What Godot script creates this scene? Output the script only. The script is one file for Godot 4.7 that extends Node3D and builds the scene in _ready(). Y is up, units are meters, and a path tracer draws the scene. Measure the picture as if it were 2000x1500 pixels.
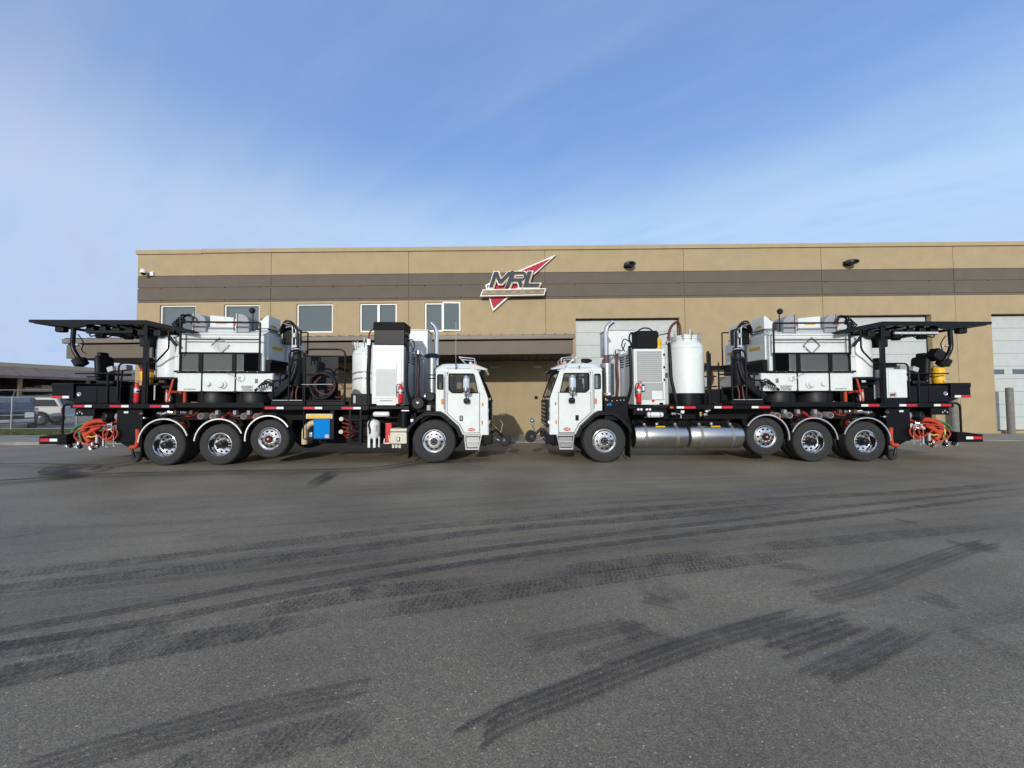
extends Node3D

var M := {}
var taken := {}
var rng := RandomNumberGenerator.new()


# Collects triangles; s = -1 mirrors in x, rake lifts y with x.
class Geo:
	var s := 1.0
	var rake := 0.0
	var P := PackedVector3Array()
	var N := PackedVector3Array()
	var U := PackedVector2Array()
	var C := PackedColorArray()

	func _init(mirror := 1.0, lift := 0.0):
		s = mirror
		rake = lift

	func put(p: Vector3, n: Vector3, uv: Vector2):
		P.append(Vector3(p.x * s, p.y + p.x * rake, p.z))
		N.append(Vector3(n.x * s, n.y, n.z))
		U.append(uv)

	func tri(a: Vector3, b: Vector3, c: Vector3, na := Vector3.ZERO, nb := Vector3.ZERO, nc := Vector3.ZERO, ua := Vector2.ZERO, ub := Vector2.ZERO, uc := Vector2.ZERO):
		var f := (b - a).cross(c - a)
		if f.length_squared() < 1e-16:
			return
		if na == Vector3.ZERO:
			na = f.normalized()
			nb = na
			nc = na
		put(a, na, ua)
		if s > 0:
			put(c, nc, uc)
			put(b, nb, ub)
		else:
			put(b, nb, ub)
			put(c, nc, uc)

	func quad(a: Vector3, b: Vector3, c: Vector3, d: Vector3):
		tri(a, b, c)
		tri(a, c, d)

	func quv(a: Vector3, b: Vector3, c: Vector3, d: Vector3):
		var n := (b - a).cross(c - a).normalized()
		tri(a, b, c, n, n, n, Vector2(0, 1), Vector2(1, 1), Vector2(1, 0))
		tri(a, c, d, n, n, n, Vector2(0, 1), Vector2(1, 0), Vector2(0, 0))

	# Box with rounded edges of radius r, given by its limits, turned and moved by xf.
	func box(x0: float, x1: float, y0: float, y1: float, z0: float, z1: float, r := 0.008, k := 1, xf := Transform3D.IDENTITY):
		var c := Vector3((x0 + x1) / 2, (y0 + y1) / 2, (z0 + z1) / 2)
		var h := Vector3(absf(x1 - x0), absf(y1 - y0), absf(z1 - z0)) / 2
		r = minf(r, minf(h.x, minf(h.y, h.z)) * 0.98)
		if r < 0.0015:
			var q := []
			for i in 8:
				q.append(xf * (c + Vector3(h.x * (1 if i & 1 else -1), h.y * (1 if i & 2 else -1), h.z * (1 if i & 4 else -1))))
			for f in [[0, 2, 3, 1], [4, 5, 7, 6], [0, 4, 6, 2], [1, 3, 7, 5], [0, 1, 5, 4], [2, 6, 7, 3]]:
				quad(q[f[0]], q[f[1]], q[f[2]], q[f[3]])
			return
		h -= Vector3(r, r, r)
		var rows := []
		var norms := []
		for hemi in 2:
			for i in k + 1:
				var lat := (-PI / 2 + PI / 2 * i / k) if hemi == 0 else (PI / 2 * i / k)
				var sy := -1.0 if hemi == 0 else 1.0
				var row := []
				var nrow := []
				for qd in 4:
					for j in k + 1:
						var lon := PI / 2 * qd + PI / 2 * j / k
						var n := Vector3(cos(lat) * cos(lon), sin(lat), -cos(lat) * sin(lon))
						var sx := 1.0 if qd == 0 or qd == 3 else -1.0
						var sz := -1.0 if qd < 2 else 1.0
						row.append(xf * (c + Vector3(h.x * sx, h.y * sy, h.z * sz) + n * r))
						nrow.append((xf.basis * n).normalized())
				rows.append(row)
				norms.append(nrow)
		var w: int = rows[0].size()
		for i in rows.size() - 1:
			for j in w:
				var j2 := (j + 1) % w
				tri(rows[i][j], rows[i][j2], rows[i + 1][j2], norms[i][j], norms[i][j2], norms[i + 1][j2])
				tri(rows[i][j], rows[i + 1][j2], rows[i + 1][j], norms[i][j], norms[i + 1][j2], norms[i + 1][j])
		var top := rows.size() - 1
		for j in [[0, k + 1, 2 * k + 2], [0, 2 * k + 2, 3 * k + 3]]:
			tri(rows[top][j[0]], rows[top][j[1]], rows[top][j[2]])
			tri(rows[0][j[0]], rows[0][j[2]], rows[0][j[1]])

	# Rectangular bar from a to b, w wide (across), t thick.
	func bar(a: Vector3, b: Vector3, w: float, t: float, r := 0.004, up := Vector3.UP):
		var d := (b - a)
		var l := d.length()
		var x := d / l
		if absf(x.dot(up)) > 0.97:
			up = Vector3(0, 0, 1) if absf(x.z) < 0.9 else Vector3(1, 0, 0)
		var z := x.cross(up).normalized()
		var y := z.cross(x)
		box(-l / 2, l / 2, -t / 2, t / 2, -w / 2, w / 2, r, 1, Transform3D(Basis(x, y, z), (a + b) / 2))

	func tube(pts: Array, r: float, n := 8, caps := true):
		var rings := []
		var dirs := []
		var m := pts.size()
		var side := Vector3.ZERO
		for i in m:
			var d: Vector3 = ((pts[mini(i + 1, m - 1)] as Vector3) - (pts[maxi(i - 1, 0)] as Vector3)).normalized()
			if side == Vector3.ZERO:
				side = d.cross(Vector3.UP if absf(d.y) < 0.9 else Vector3.RIGHT).normalized()
			else:
				side = (side - d * side.dot(d)).normalized()
			var other := d.cross(side)
			var ring := []
			var nr := []
			for j in n:
				var a := TAU * j / n
				var nn := side * cos(a) + other * sin(a)
				ring.append((pts[i] as Vector3) + nn * r)
				nr.append(nn)
			rings.append(ring)
			dirs.append(nr)
		for i in m - 1:
			for j in n:
				var k := (j + 1) % n
				tri(rings[i][j], rings[i][k], rings[i + 1][k], dirs[i][j], dirs[i][k], dirs[i + 1][k])
				tri(rings[i][j], rings[i + 1][k], rings[i + 1][j], dirs[i][j], dirs[i + 1][k], dirs[i + 1][j])
		if caps:
			for j in range(1, n - 1):
				tri(rings[0][0], rings[0][j + 1], rings[0][j])
				tri(rings[m - 1][0], rings[m - 1][j], rings[m - 1][j + 1])

	# Profile of (radius, distance along axis) turned round the axis through o.
	func lathe(prof: Array, o: Vector3, axis: Vector3, seg := 24):
		axis = axis.normalized()
		var e1 := axis.cross(Vector3.UP if absf(axis.y) < 0.9 else Vector3.RIGHT).normalized()
		var e2 := axis.cross(e1)
		var m := prof.size()
		var sn := []
		for i in m - 1:
			var d: Vector2 = prof[i + 1] - prof[i]
			sn.append(Vector2(d.y, -d.x).normalized())
		for i in m - 1:
			var na: Vector2 = sn[i]
			var nb: Vector2 = sn[i]
			if i > 0 and sn[i - 1].dot(sn[i]) > 0.75:
				na = (sn[i - 1] + sn[i]).normalized()
			if i < m - 2 and sn[i + 1].dot(sn[i]) > 0.75:
				nb = (sn[i + 1] + sn[i]).normalized()
			for j in seg:
				var u := e1 * cos(TAU * j / seg) + e2 * sin(TAU * j / seg)
				var v := e1 * cos(TAU * (j + 1) / seg) + e2 * sin(TAU * (j + 1) / seg)
				var a: Vector3 = o + u * prof[i].x + axis * prof[i].y
				var b: Vector3 = o + v * prof[i].x + axis * prof[i].y
				var c: Vector3 = o + v * prof[i + 1].x + axis * prof[i + 1].y
				var d: Vector3 = o + u * prof[i + 1].x + axis * prof[i + 1].y
				var n1 := u * na.x + axis * na.y
				var n2 := v * na.x + axis * na.y
				var n3 := v * nb.x + axis * nb.y
				var n4 := u * nb.x + axis * nb.y
				tri(a, b, c, n1, n2, n3)
				tri(a, c, d, n1, n3, n4)

	func cyl(a: Vector3, b: Vector3, r: float, seg := 16, bev := 0.006):
		var l := a.distance_to(b)
		bev = minf(bev, minf(r, l) * 0.4)
		lathe([Vector2(0, 0), Vector2(r - bev, 0), Vector2(r, bev), Vector2(r, l - bev), Vector2(r - bev, l), Vector2(0, l)], a, b - a, seg)

	func ball(c: Vector3, r: float, seg := 12):
		var prof := []
		for i in seg / 2 + 1:
			var a := PI * i / (seg / 2) - PI / 2
			prof.append(Vector2(cos(a) * r, sin(a) * r))
		lathe(prof, c, Vector3.UP, seg)

	# Outline pulled along an axis: "z" (x, y), "x" (depth = -z, y), "y" (x, depth).
	func prism(poly: Array, d0: float, d1: float, axis := "z", bev := 0.0, smooth := false):
		var pts := PackedVector2Array(poly)
		var area := 0.0
		var m := pts.size()
		for i in m:
			area += pts[i].cross(pts[(i + 1) % m])
		if area < 0:
			pts.reverse()
		var sn := []
		for i in m:
			var d := pts[(i + 1) % m] - pts[i]
			sn.append(Vector2(d.y, -d.x).normalized())
		var inner := PackedVector2Array()
		for i in m:
			var a: Vector2 = sn[(i + m - 1) % m]
			var b: Vector2 = sn[i]
			var h := (a + b).normalized()
			inner.append(pts[i] - h * bev / maxf(h.dot(b), 0.35))
		var idx := Geometry2D.triangulate_polygon(inner)
		var at := func(p: Vector2, d: float) -> Vector3:
			if axis == "x":
				return Vector3(d, p.y, -p.x)
			if axis == "y":
				return Vector3(p.x, d, -p.y)
			return Vector3(p.x, p.y, d)
		for i in range(0, idx.size(), 3):
			var a := inner[idx[i]]
			var b := inner[idx[i + 1]]
			var c := inner[idx[i + 2]]
			if (b - a).cross(c - a) < 0:
				var t := b
				b = c
				c = t
			tri(at.call(a, d1), at.call(b, d1), at.call(c, d1))
			tri(at.call(a, d0), at.call(c, d0), at.call(b, d0))
		for i in m:
			var j := (i + 1) % m
			var n0: Vector2 = sn[i]
			var n1: Vector2 = sn[i]
			if smooth:
				var before: Vector2 = sn[(i + m - 1) % m]
				if before.dot(sn[i]) > 0.8:
					n0 = (before + sn[i]).normalized()
				if sn[j].dot(sn[i]) > 0.8:
					n1 = (sn[j] + sn[i]).normalized()
			var v0: Vector3 = at.call(n0, 0.0)
			var v1: Vector3 = at.call(n1, 0.0)
			var a: Vector3 = at.call(pts[i], d0 + bev)
			var b: Vector3 = at.call(pts[j], d0 + bev)
			var c: Vector3 = at.call(pts[j], d1 - bev)
			var d: Vector3 = at.call(pts[i], d1 - bev)
			tri(a, b, c, v0, v1, v1)
			tri(a, c, d, v0, v1, v0)
			if bev > 0:
				quad(d, c, at.call(inner[j], d1), at.call(inner[i], d1))
				quad(b, a, at.call(inner[i], d0), at.call(inner[j], d0))

	# Rows of points as one smooth sheet.
	func sheet(rows: Array):
		var nn := []
		for i in rows.size():
			var row := []
			for j in rows[i].size():
				var du: Vector3 = rows[i][mini(j + 1, rows[i].size() - 1)] - rows[i][maxi(j - 1, 0)]
				var dv: Vector3 = rows[mini(i + 1, rows.size() - 1)][j] - rows[maxi(i - 1, 0)][j]
				row.append(du.cross(dv).normalized())
			nn.append(row)
		for i in rows.size() - 1:
			for j in rows[i].size() - 1:
				tri(rows[i][j], rows[i][j + 1], rows[i + 1][j + 1], nn[i][j], nn[i][j + 1], nn[i + 1][j + 1])
				tri(rows[i][j], rows[i + 1][j + 1], rows[i + 1][j], nn[i][j], nn[i + 1][j + 1], nn[i + 1][j])

	# Curved plate round an axis along z.
	func arc(c: Vector2, r: float, a0: float, a1: float, z0: float, z1: float, t := 0.012, n := 20):
		var pts := []
		for i in n + 1:
			var a := deg_to_rad(lerpf(a0, a1, float(i) / n))
			pts.append(c + Vector2(cos(a), sin(a)) * (r + t))
		for i in n + 1:
			var a := deg_to_rad(lerpf(a1, a0, float(i) / n))
			pts.append(c + Vector2(cos(a), sin(a)) * r)
		prism(pts, z0, z1, "z", 0.0, true)

	func mesh(material: Material) -> ArrayMesh:
		var a := []
		a.resize(Mesh.ARRAY_MAX)
		a[Mesh.ARRAY_VERTEX] = P
		a[Mesh.ARRAY_NORMAL] = N
		a[Mesh.ARRAY_TEX_UV] = U
		if C.size() == P.size() and C.size():
			a[Mesh.ARRAY_COLOR] = C
		var m := ArrayMesh.new()
		m.add_surface_from_arrays(Mesh.PRIMITIVE_TRIANGLES, a)
		m.surface_set_material(0, material)
		return m


func V(x: float, y: float, z: float) -> Vector3:
	return Vector3(x, y, z)


func V2(x: float, y: float) -> Vector2:
	return Vector2(x, y)


# Path with rounded corners.
func bend(pts: Array, r: float, k := 5) -> Array:
	var out := [pts[0]]
	for i in range(1, pts.size() - 1):
		var a: Vector3 = pts[i - 1]
		var b: Vector3 = pts[i]
		var c: Vector3 = pts[i + 1]
		var q := minf(r, minf(a.distance_to(b), b.distance_to(c)) * 0.48)
		var p0 := b + (a - b).normalized() * q
		var p1 := b + (c - b).normalized() * q
		for j in k + 1:
			var t := float(j) / k
			out.append(p0.lerp(b, t).lerp(b.lerp(p1, t), t))
	out.append(pts[-1])
	return out


# Smooth curve through the points.
func flow(pts: Array, k := 6) -> Array:
	var out := []
	for i in pts.size() - 1:
		var p0: Vector3 = pts[maxi(i - 1, 0)]
		var p1: Vector3 = pts[i]
		var p2: Vector3 = pts[i + 1]
		var p3: Vector3 = pts[mini(i + 2, pts.size() - 1)]
		for j in k:
			out.append(p1.cubic_interpolate(p2, p0, p3, float(j) / k))
	out.append(pts[-1])
	return out


func numbered(called: String, parent: Node) -> String:
	var key := str(parent.get_instance_id()) + called
	var n: int = taken.get(key, 0)
	taken[key] = n + 1
	return called if n == 0 else "%s_%03d" % [called, n]


func build(called: String, g: Geo, material, parent: Node) -> MeshInstance3D:
	var o := MeshInstance3D.new()
	o.name = numbered(called, parent)
	o.mesh = g.mesh(M[material] if material is String else material)
	parent.add_child(o, true)
	return o


func base(called: String, at: Vector3, label: String, category: String, group := "") -> Node3D:
	var o := Node3D.new()
	o.name = numbered(called, self)
	add_child(o, true)
	o.position = at
	return tag(o, label, category, group)


func tag(o: Node3D, label: String, category: String, group := "") -> Node3D:
	o.set_meta("label", label)
	o.set_meta("category", category)
	if group:
		o.set_meta("group", group)
	return o


func structure(called: String, g: Geo, material, label := "") -> MeshInstance3D:
	var o := build(called, g, material, self)
	o.set_meta("kind", "structure")
	if label:
		o.set_meta("label", label)
	return o


func lettering(called: String, text: String, height: float, material: String, parent: Node, at: Vector3, font_name := "Droid Sans", bold := true, depth := 0.004, slant := 0.0, width := 0.0) -> MeshInstance3D:
	var t := TextMesh.new()
	var f := SystemFont.new()
	f.font_names = PackedStringArray([font_name])
	f.font_weight = 700 if bold else 400
	t.font = f
	t.text = text
	t.font_size = 32
	t.pixel_size = height / 32.0 * 1.38
	t.depth = depth
	t.curve_step = 2.0
	var o := MeshInstance3D.new()
	o.name = numbered(called, parent)
	o.mesh = t
	o.material_override = null
	t.material = M[material]
	parent.add_child(o, true)
	o.position = at
	var sx := 1.0
	if width > 0:
		sx = width / maxf(t.get_aabb().size.x, 0.001)
	o.transform.basis = Basis(Vector3(sx, 0, 0), Vector3(slant, 1, 0), Vector3(0, 0, 1))
	return o


# ---------------------------------------------------------------- materials
func noise_texture(freq: float, lo: float, hi: float, size := 512, kind := FastNoiseLite.TYPE_SIMPLEX_SMOOTH, octaves := 4, noise_seed := 1, normal := false) -> NoiseTexture2D:
	var n := FastNoiseLite.new()
	n.noise_type = kind
	n.frequency = freq
	n.fractal_octaves = octaves
	n.seed = noise_seed
	var t := NoiseTexture2D.new()
	t.width = size
	t.height = size
	t.seamless = true
	t.noise = n
	if not normal:
		var ramp := Gradient.new()
		ramp.set_color(0, Color(lo, lo, lo))
		ramp.set_color(1, Color(hi, hi, hi))
		t.color_ramp = ramp
	return t


func mat(called: String, r: float, g: float, b: float, rough := 0.5, metal := 0.0) -> StandardMaterial3D:
	var m := StandardMaterial3D.new()
	m.resource_name = called
	m.albedo_color = Color(r, g, b).linear_to_srgb()
	m.roughness = rough
	m.metallic = metal
	M[called] = m
	return m


func grain(m: StandardMaterial3D, t: Texture2D, per_metre: float):
	m.albedo_texture = t
	m.uv1_triplanar = true
	m.uv1_world_triplanar = true
	m.uv1_scale = Vector3.ONE * per_metre


func relief(m: StandardMaterial3D, t: Texture2D, centimetres: float):
	m.heightmap_enabled = true
	m.heightmap_texture = t
	m.heightmap_scale = centimetres


func glass(called: String, r: float, g: float, b: float, alpha: float, metal := 0.0):
	var m := mat(called, r, g, b, 0.03, metal)
	m.transparency = BaseMaterial3D.TRANSPARENCY_ALPHA
	m.albedo_color.a = alpha


func materials():
	var soft := noise_texture(0.012, 0.955, 1.0, 512, FastNoiseLite.TYPE_SIMPLEX_SMOOTH, 5, 3)
	var blotch := noise_texture(0.008, 0.80, 1.0, 512, FastNoiseLite.TYPE_SIMPLEX_SMOOTH, 5, 7)
	var stucco := noise_texture(0.18, 0.0, 1.0, 512, FastNoiseLite.TYPE_SIMPLEX, 3, 5)
	var wallcol := noise_texture(0.008, 0.94, 1.0, 1024, FastNoiseLite.TYPE_SIMPLEX_SMOOTH, 6, 9)
	var smudge := noise_texture(0.02, 0.35, 1.0, 512, FastNoiseLite.TYPE_SIMPLEX_SMOOTH, 5, 11)
	# the building
	for d in [["tan_wall", 0.405, 0.314, 0.186], ["tan_trim", 0.42, 0.33, 0.198], ["brown_band", 0.132, 0.114, 0.092], ["brown_fascia", 0.130, 0.103, 0.080], ["brown_trim", 0.18, 0.15, 0.115]]:
		var m := mat(d[0], d[1], d[2], d[3], 0.9)
		grain(m, wallcol, 0.16)
		relief(m, stucco, 0.25)
	M.brown_fascia.heightmap_enabled = false
	M.brown_trim.heightmap_enabled = false
	M.brown_fascia.roughness = 0.6
	M.brown_trim.roughness = 0.5
	mat("joint_sealant", 0.16, 0.12, 0.075, 0.9)
	mat("dark_soffit", 0.06, 0.048, 0.04, 0.8)
	grain(mat("door_white", 0.50, 0.535, 0.52, 0.5), soft, 0.4)
	mat("frame_white", 0.78, 0.77, 0.73, 0.4)
	mat("blind", 0.55, 0.56, 0.54, 0.6)
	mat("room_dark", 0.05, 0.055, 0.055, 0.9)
	glass("window_glass", 0.17, 0.215, 0.225, 0.55, 0.38)
	glass("cab_glass", 0.012, 0.018, 0.018, 0.52)
	grain(mat("concrete", 0.30, 0.285, 0.25, 0.9), blotch, 0.3)
	relief(M.concrete, stucco, 0.2)
	grain(mat("bollard_grey", 0.20, 0.195, 0.18, 0.7), blotch, 1.0)
	# truck paint and metal
	for d in [["white_paint", 0.71, 0.75, 0.73, 0.32], ["cab_white", 0.72, 0.765, 0.745, 0.22], ["cream_paint", 0.60, 0.57, 0.46, 0.45]]:
		var m := mat(d[0], d[1], d[2], d[3], d[4])
		grain(m, soft, 0.7)
		m.clearcoat_enabled = true
		m.clearcoat = 0.4
		m.clearcoat_roughness = 0.12
	mat("black_paint", 0.005, 0.0055, 0.007, 0.3).metallic_specular = 0.35
	mat("black_matte", 0.006, 0.006, 0.007, 0.7).metallic_specular = 0.3
	mat("black_plastic", 0.009, 0.010, 0.012, 0.45).metallic_specular = 0.35
	mat("black_void", 0.003, 0.003, 0.003, 0.9).metallic_specular = 0.2
	grain(mat("rubber", 0.027, 0.027, 0.028, 0.8), blotch, 2.0)
	mat("black_hose", 0.008, 0.008, 0.009, 0.5).metallic_specular = 0.35
	mat("vinyl", 0.008, 0.009, 0.011, 0.5).metallic_specular = 0.35
	var chrome := mat("chrome", 0.80, 0.80, 0.80, 0.06, 1.0)
	chrome.metallic_specular = 0.6
	mat("polished", 0.74, 0.74, 0.75, 0.13, 1.0)
	var brushed := mat("brushed", 0.60, 0.60, 0.59, 0.27, 1.0)
	grain(brushed, soft, 1.5)
	mat("fender_steel", 0.60, 0.59, 0.54, 0.16, 1.0)
	mat("fender_edge", 0.93, 0.93, 0.92, 0.38, 1.0)
	mat("strap_steel", 0.30, 0.29, 0.28, 0.45, 0.8)
	mat("galvanised", 0.42, 0.43, 0.44, 0.42, 0.9)
	mat("foil", 0.62, 0.61, 0.60, 0.28, 1.0)
	mat("silver_paint", 0.48, 0.49, 0.50, 0.42, 0.3)
	mat("light_grey", 0.42, 0.43, 0.45, 0.5)
	mat("grey_cover", 0.28, 0.29, 0.31, 0.6)
	mat("hood_cloth", 0.30, 0.31, 0.33, 0.55)
	mat("lamp_grey", 0.045, 0.048, 0.055, 0.5)
	mat("orange_hose", 0.47, 0.062, 0.030, 0.6).metallic_specular = 0.3
	mat("red_hose", 0.30, 0.035, 0.020, 0.6).metallic_specular = 0.3
	mat("dark_red", 0.10, 0.02, 0.018, 0.5)
	mat("green_hose", 0.025, 0.15, 0.055, 0.55)
	mat("yellow_hose", 0.55, 0.50, 0.06, 0.5)
	mat("red_paint", 0.55, 0.018, 0.022, 0.3)
	mat("tape_red", 0.55, 0.018, 0.030, 0.35)
	mat("tape_white", 0.75, 0.75, 0.75, 0.35)
	mat("yellow_plastic", 0.80, 0.46, 0.01, 0.45)
	mat("yellow_label", 0.62, 0.36, 0.02, 0.5)
	mat("amber", 0.75, 0.16, 0.01, 0.25)
	mat("blue_panel", 0.0, 0.19, 0.56, 0.6).metallic_specular = 0.2
	mat("tan_pipe", 0.52, 0.42, 0.25, 0.5)
	mat("print_black", 0.03, 0.03, 0.03, 0.6)
	mat("print_grey", 0.16, 0.16, 0.16, 0.6)
	mat("brown_rust", 0.09, 0.05, 0.035, 0.5)
	mat("brass", 0.55, 0.40, 0.16, 0.3, 1.0)
	# the sign
	mat("sign_red", 0.42, 0.028, 0.048, 0.6).metallic_specular = 0.3
	mat("sign_white", 0.74, 0.73, 0.69, 0.4)
	mat("sign_grey", 0.045, 0.056, 0.078, 0.6).metallic_specular = 0.3
	mat("sign_gold", 0.46, 0.30, 0.10, 0.45)
	mat("sign_road", 0.125, 0.098, 0.062, 0.5)
	# the rest
	mat("pickup_white", 0.62, 0.62, 0.58, 0.3)
	mat("pickup_blue", 0.035, 0.045, 0.075, 0.25)
	mat("shed_tan", 0.50, 0.41, 0.29, 0.8)
	grain(mat("shed_roof", 0.24, 0.185, 0.15, 0.7), blotch, 0.2)
	mat("timber", 0.22, 0.15, 0.09, 0.8)
	mat("lumber", 0.40, 0.32, 0.22, 0.8)
	mat("grass_blade", 0.11, 0.13, 0.045, 0.8)
	grain(mat("soil", 0.09, 0.085, 0.045, 0.95), blotch, 0.5)
	mat("tail_red", 0.30, 0.015, 0.015, 0.2)
	mat("lamp_lens", 0.6, 0.6, 0.6, 0.1)


# Asphalt with pale chips, and the alpha patterns of tyre prints.
func asphalt_material() -> StandardMaterial3D:
	var n := 1024
	var grid := PackedFloat32Array()
	grid.resize(n * n)
	# lumps of a few centimetres and of a hand's width, with stone-sized grit over them
	var lumps := []
	for q in [[0.028, 3], [0.10, 2], [0.30, 1]]:
		var f := FastNoiseLite.new()
		f.noise_type = FastNoiseLite.TYPE_SIMPLEX
		f.frequency = q[0]
		f.fractal_octaves = q[1]
		f.seed = int(q[0] * 1000)
		lumps.append(f.get_seamless_image(n, n).get_data())
	for i in n * n:
		var soft: float = lumps[0][i] / 255.0 - 0.5
		var mid: float = lumps[1][i] / 255.0 - 0.5
		var fine: float = lumps[2][i] / 255.0 - 0.5
		grid[i] = maxf(0.05, 0.228 * (1.0 + 0.30 * soft + 0.55 * mid + 0.62 * fine + 0.45 * (rng.randf() - 0.5)))
	for i in 16000:
		var cx := rng.randi() % n
		var cy := rng.randi() % n
		var v := 0.13 + rng.randf() * 0.33
		if rng.randf() < 0.05:
			v = 0.50 + rng.randf() * 0.30
		var r := 2 if rng.randf() < 0.2 else 1
		for dy in range(-r, r + 1):
			for dx in range(-r, r + 1):
				if dx * dx + dy * dy <= r * r:
					grid[((cy + dy + n) % n) * n + (cx + dx + n) % n] = v
	var bytes := PackedByteArray()
	var high := PackedByteArray()
	bytes.resize(n * n * 3)
	high.resize(n * n)
	for i in n * n:
		var v := grid[i]
		bytes[i * 3] = int(255 * pow(minf(v * 1.04, 1), 1 / 2.2))
		bytes[i * 3 + 1] = int(255 * pow(v * 0.885, 1 / 2.2))
		bytes[i * 3 + 2] = int(255 * pow(v * 0.625, 1 / 2.2))
		high[i] = int(clampf(v * 520, 0, 255))
	var m := mat("asphalt", 1.0, 1.0, 1.0, 0.62)
	grain(m, ImageTexture.create_from_image(Image.create_from_data(n, n, false, Image.FORMAT_RGB8, bytes)), 0.37)
	relief(m, ImageTexture.create_from_image(Image.create_from_data(n, n, false, Image.FORMAT_L8, high)), 0.35)
	m.detail_enabled = true
	m.detail_blend_mode = BaseMaterial3D.BLEND_MODE_MUL
	m.detail_uv_layer = BaseMaterial3D.DETAIL_UV_2
	m.detail_albedo = noise_texture(0.006, 0.80, 1.0, 1024, FastNoiseLite.TYPE_SIMPLEX_SMOOTH, 6, 21)
	m.uv2_triplanar = true
	m.uv2_world_triplanar = true
	m.uv2_scale = Vector3(0.05, 0.05, 0.085)
	return m


func print_material(called: String, kind: int, r: float, g: float, b: float):
	var w := 96
	var h := 384
	var noise := FastNoiseLite.new()
	noise.frequency = 0.05
	noise.fractal_octaves = 4
	noise.seed = 40 + kind
	var im := Image.create(w, h, false, Image.FORMAT_RGBA8)
	for y in h:
		for x in w:
			var u := float(x) / w
			var v := float(y) / h
			var nz := noise.get_noise_2d(x, y) * 0.5 + 0.5
			var a := 1.0
			if kind == 0:                      # staggered blocks with light zigzag gaps
				var uu := clampf(u * 5 + 0.16 * sin(v * 18 * TAU), 0.0, 4.99)
				var col := int(uu)
				var fu := uu - col
				var fv := fposmod(v * 18 + (0.5 if col % 2 else 0.0) + 0.30 * absf(fu - 0.5) + 0.25 * nz, 1.0)
				a = 0.0 if fv < 0.22 or fu < 0.16 else 1.0
			elif kind == 1:                    # ribs with fine grooves
				var f := fposmod(u * 4.15 + 0.1 * (nz - 0.5), 1.0)
				a = 0.0 if f < 0.30 else 1.0
				if fposmod(v * 34 + floorf(u * 5) * 0.5, 1.0) < 0.18 and f < 0.55:
					a *= 0.3
			elif kind == 2:                    # thin lines
				a = 0.25 + 0.75 * absf(sin(u * PI * 5))
			elif kind == 5:                    # one rib with notched edges
				a = 0.15 if fposmod(v * 30, 1.0) < 0.16 and absf(u - 0.5) > 0.18 else 1.0
			else:
				a = 1.0
			var e := minf(u, 1 - u) * w
			if kind == 3:
				a = clampf(noise.get_noise_2d(x * 3.0, y * 0.25) * 1.6 + 0.45, 0, 1)
			var keep := clampf((nz - 0.36) * 5.0, 0.0, 1.0) if kind < 3 or kind == 5 else 1.0
			var edge := clampf((e + (nz - 0.5) * 9.0) / 2.0, 0.0, 1.0)
			im.set_pixel(x, y, Color(1, 1, 1, a * edge * lerpf(0.40, 1.0, keep) * clampf(0.8 + 0.8 * noise.get_noise_2d(x * 0.15 + 300.0, y * 0.14), 0.25, 1.0)))
	var m := mat(called, r, g, b, 0.85)
	m.albedo_texture = ImageTexture.create_from_image(im)
	m.transparency = BaseMaterial3D.TRANSPARENCY_ALPHA
	m.vertex_color_use_as_albedo = true


# ---------------------------------------------------------------- the sky: blue with thin high cloud, paler to the left and low down
func sky_picture() -> ImageTexture:
	var w := 2048
	var h := 1024
	var a := FastNoiseLite.new()
	a.seed = 5
	a.frequency = 1.1
	a.fractal_octaves = 6
	var b := FastNoiseLite.new()
	b.seed = 17
	b.frequency = 0.6
	b.fractal_octaves = 5
	var im := Image.create(w, h, false, Image.FORMAT_RGBF)
	for y in h:
		var lat := (0.5 - (y + 0.5) / h) * PI
		var up := sin(lat)
		for x in w:
			var lon := (x + 0.5) / w * TAU
			var d := Vector3(cos(lat) * sin(lon), up, -cos(lat) * cos(lon))
			var c: Color
			if up < 0:
				c = Color(0.20, 0.195, 0.185).lerp(Color(0.60, 0.66, 0.76), exp(up * 14.0))
			else:
				c = Color(0.168, 0.295, 0.595).lerp(Color(0.195, 0.365, 0.735), smoothstep(0.80, 0.45, up))
				# a flat layer of thin cloud, drawn out into streaks
				var k := 1.0 / (up + 0.12)
				var px := d.x * k
				var pz := d.z * k
				var q := px * 0.82 + pz * 0.57
				var s := -px * 0.57 + pz * 0.82
				var wisp := 0.5 + 0.5 * a.get_noise_2d(q * 0.55, s * 2.2) + 0.35 * b.get_noise_2d(px * 0.8 + 7.0, pz * 0.8) + 0.28 * a.get_noise_2d(q * 1.7 + 40.0, s * 7.0)
				var low := smoothstep(0.57, 0.33, up)
				var left := smoothstep(0.0, -0.92, d.x)
				c = c.lerp(Color(0.50, 0.70, 0.95), clampf(low * (0.55 + 0.60 * wisp), 0.0, 0.86))
				c = c.lerp(Color(0.49, 0.565, 0.75).lerp(Color(0.245, 0.32, 0.545), smoothstep(0.32, 0.60, up) * 0.98), left * clampf(0.30 + 0.55 * wisp, 0, 1) * smoothstep(0.95, 0.45, up))
				c = c.lerp(Color(0.38, 0.49, 0.76), 0.42 * clampf(wisp - 0.35, 0.0, 1.0))
				# haze round the low sun behind the viewer
				var g := maxf(0.0, d.dot(SUN))
				c = c.lerp(Color(0.70, 0.735, 0.79), 0.55 * pow(0.5 + 0.5 * d.dot(SUN), 2.5))
				c = c.lerp(Color(1.2, 1.17, 1.12), 0.6 * pow(g, 6.0))
			im.set_pixel(x, y, c)
	return ImageTexture.create_from_image(im)


const SUN := Vector3(-0.160, 0.316, 0.935)


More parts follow.
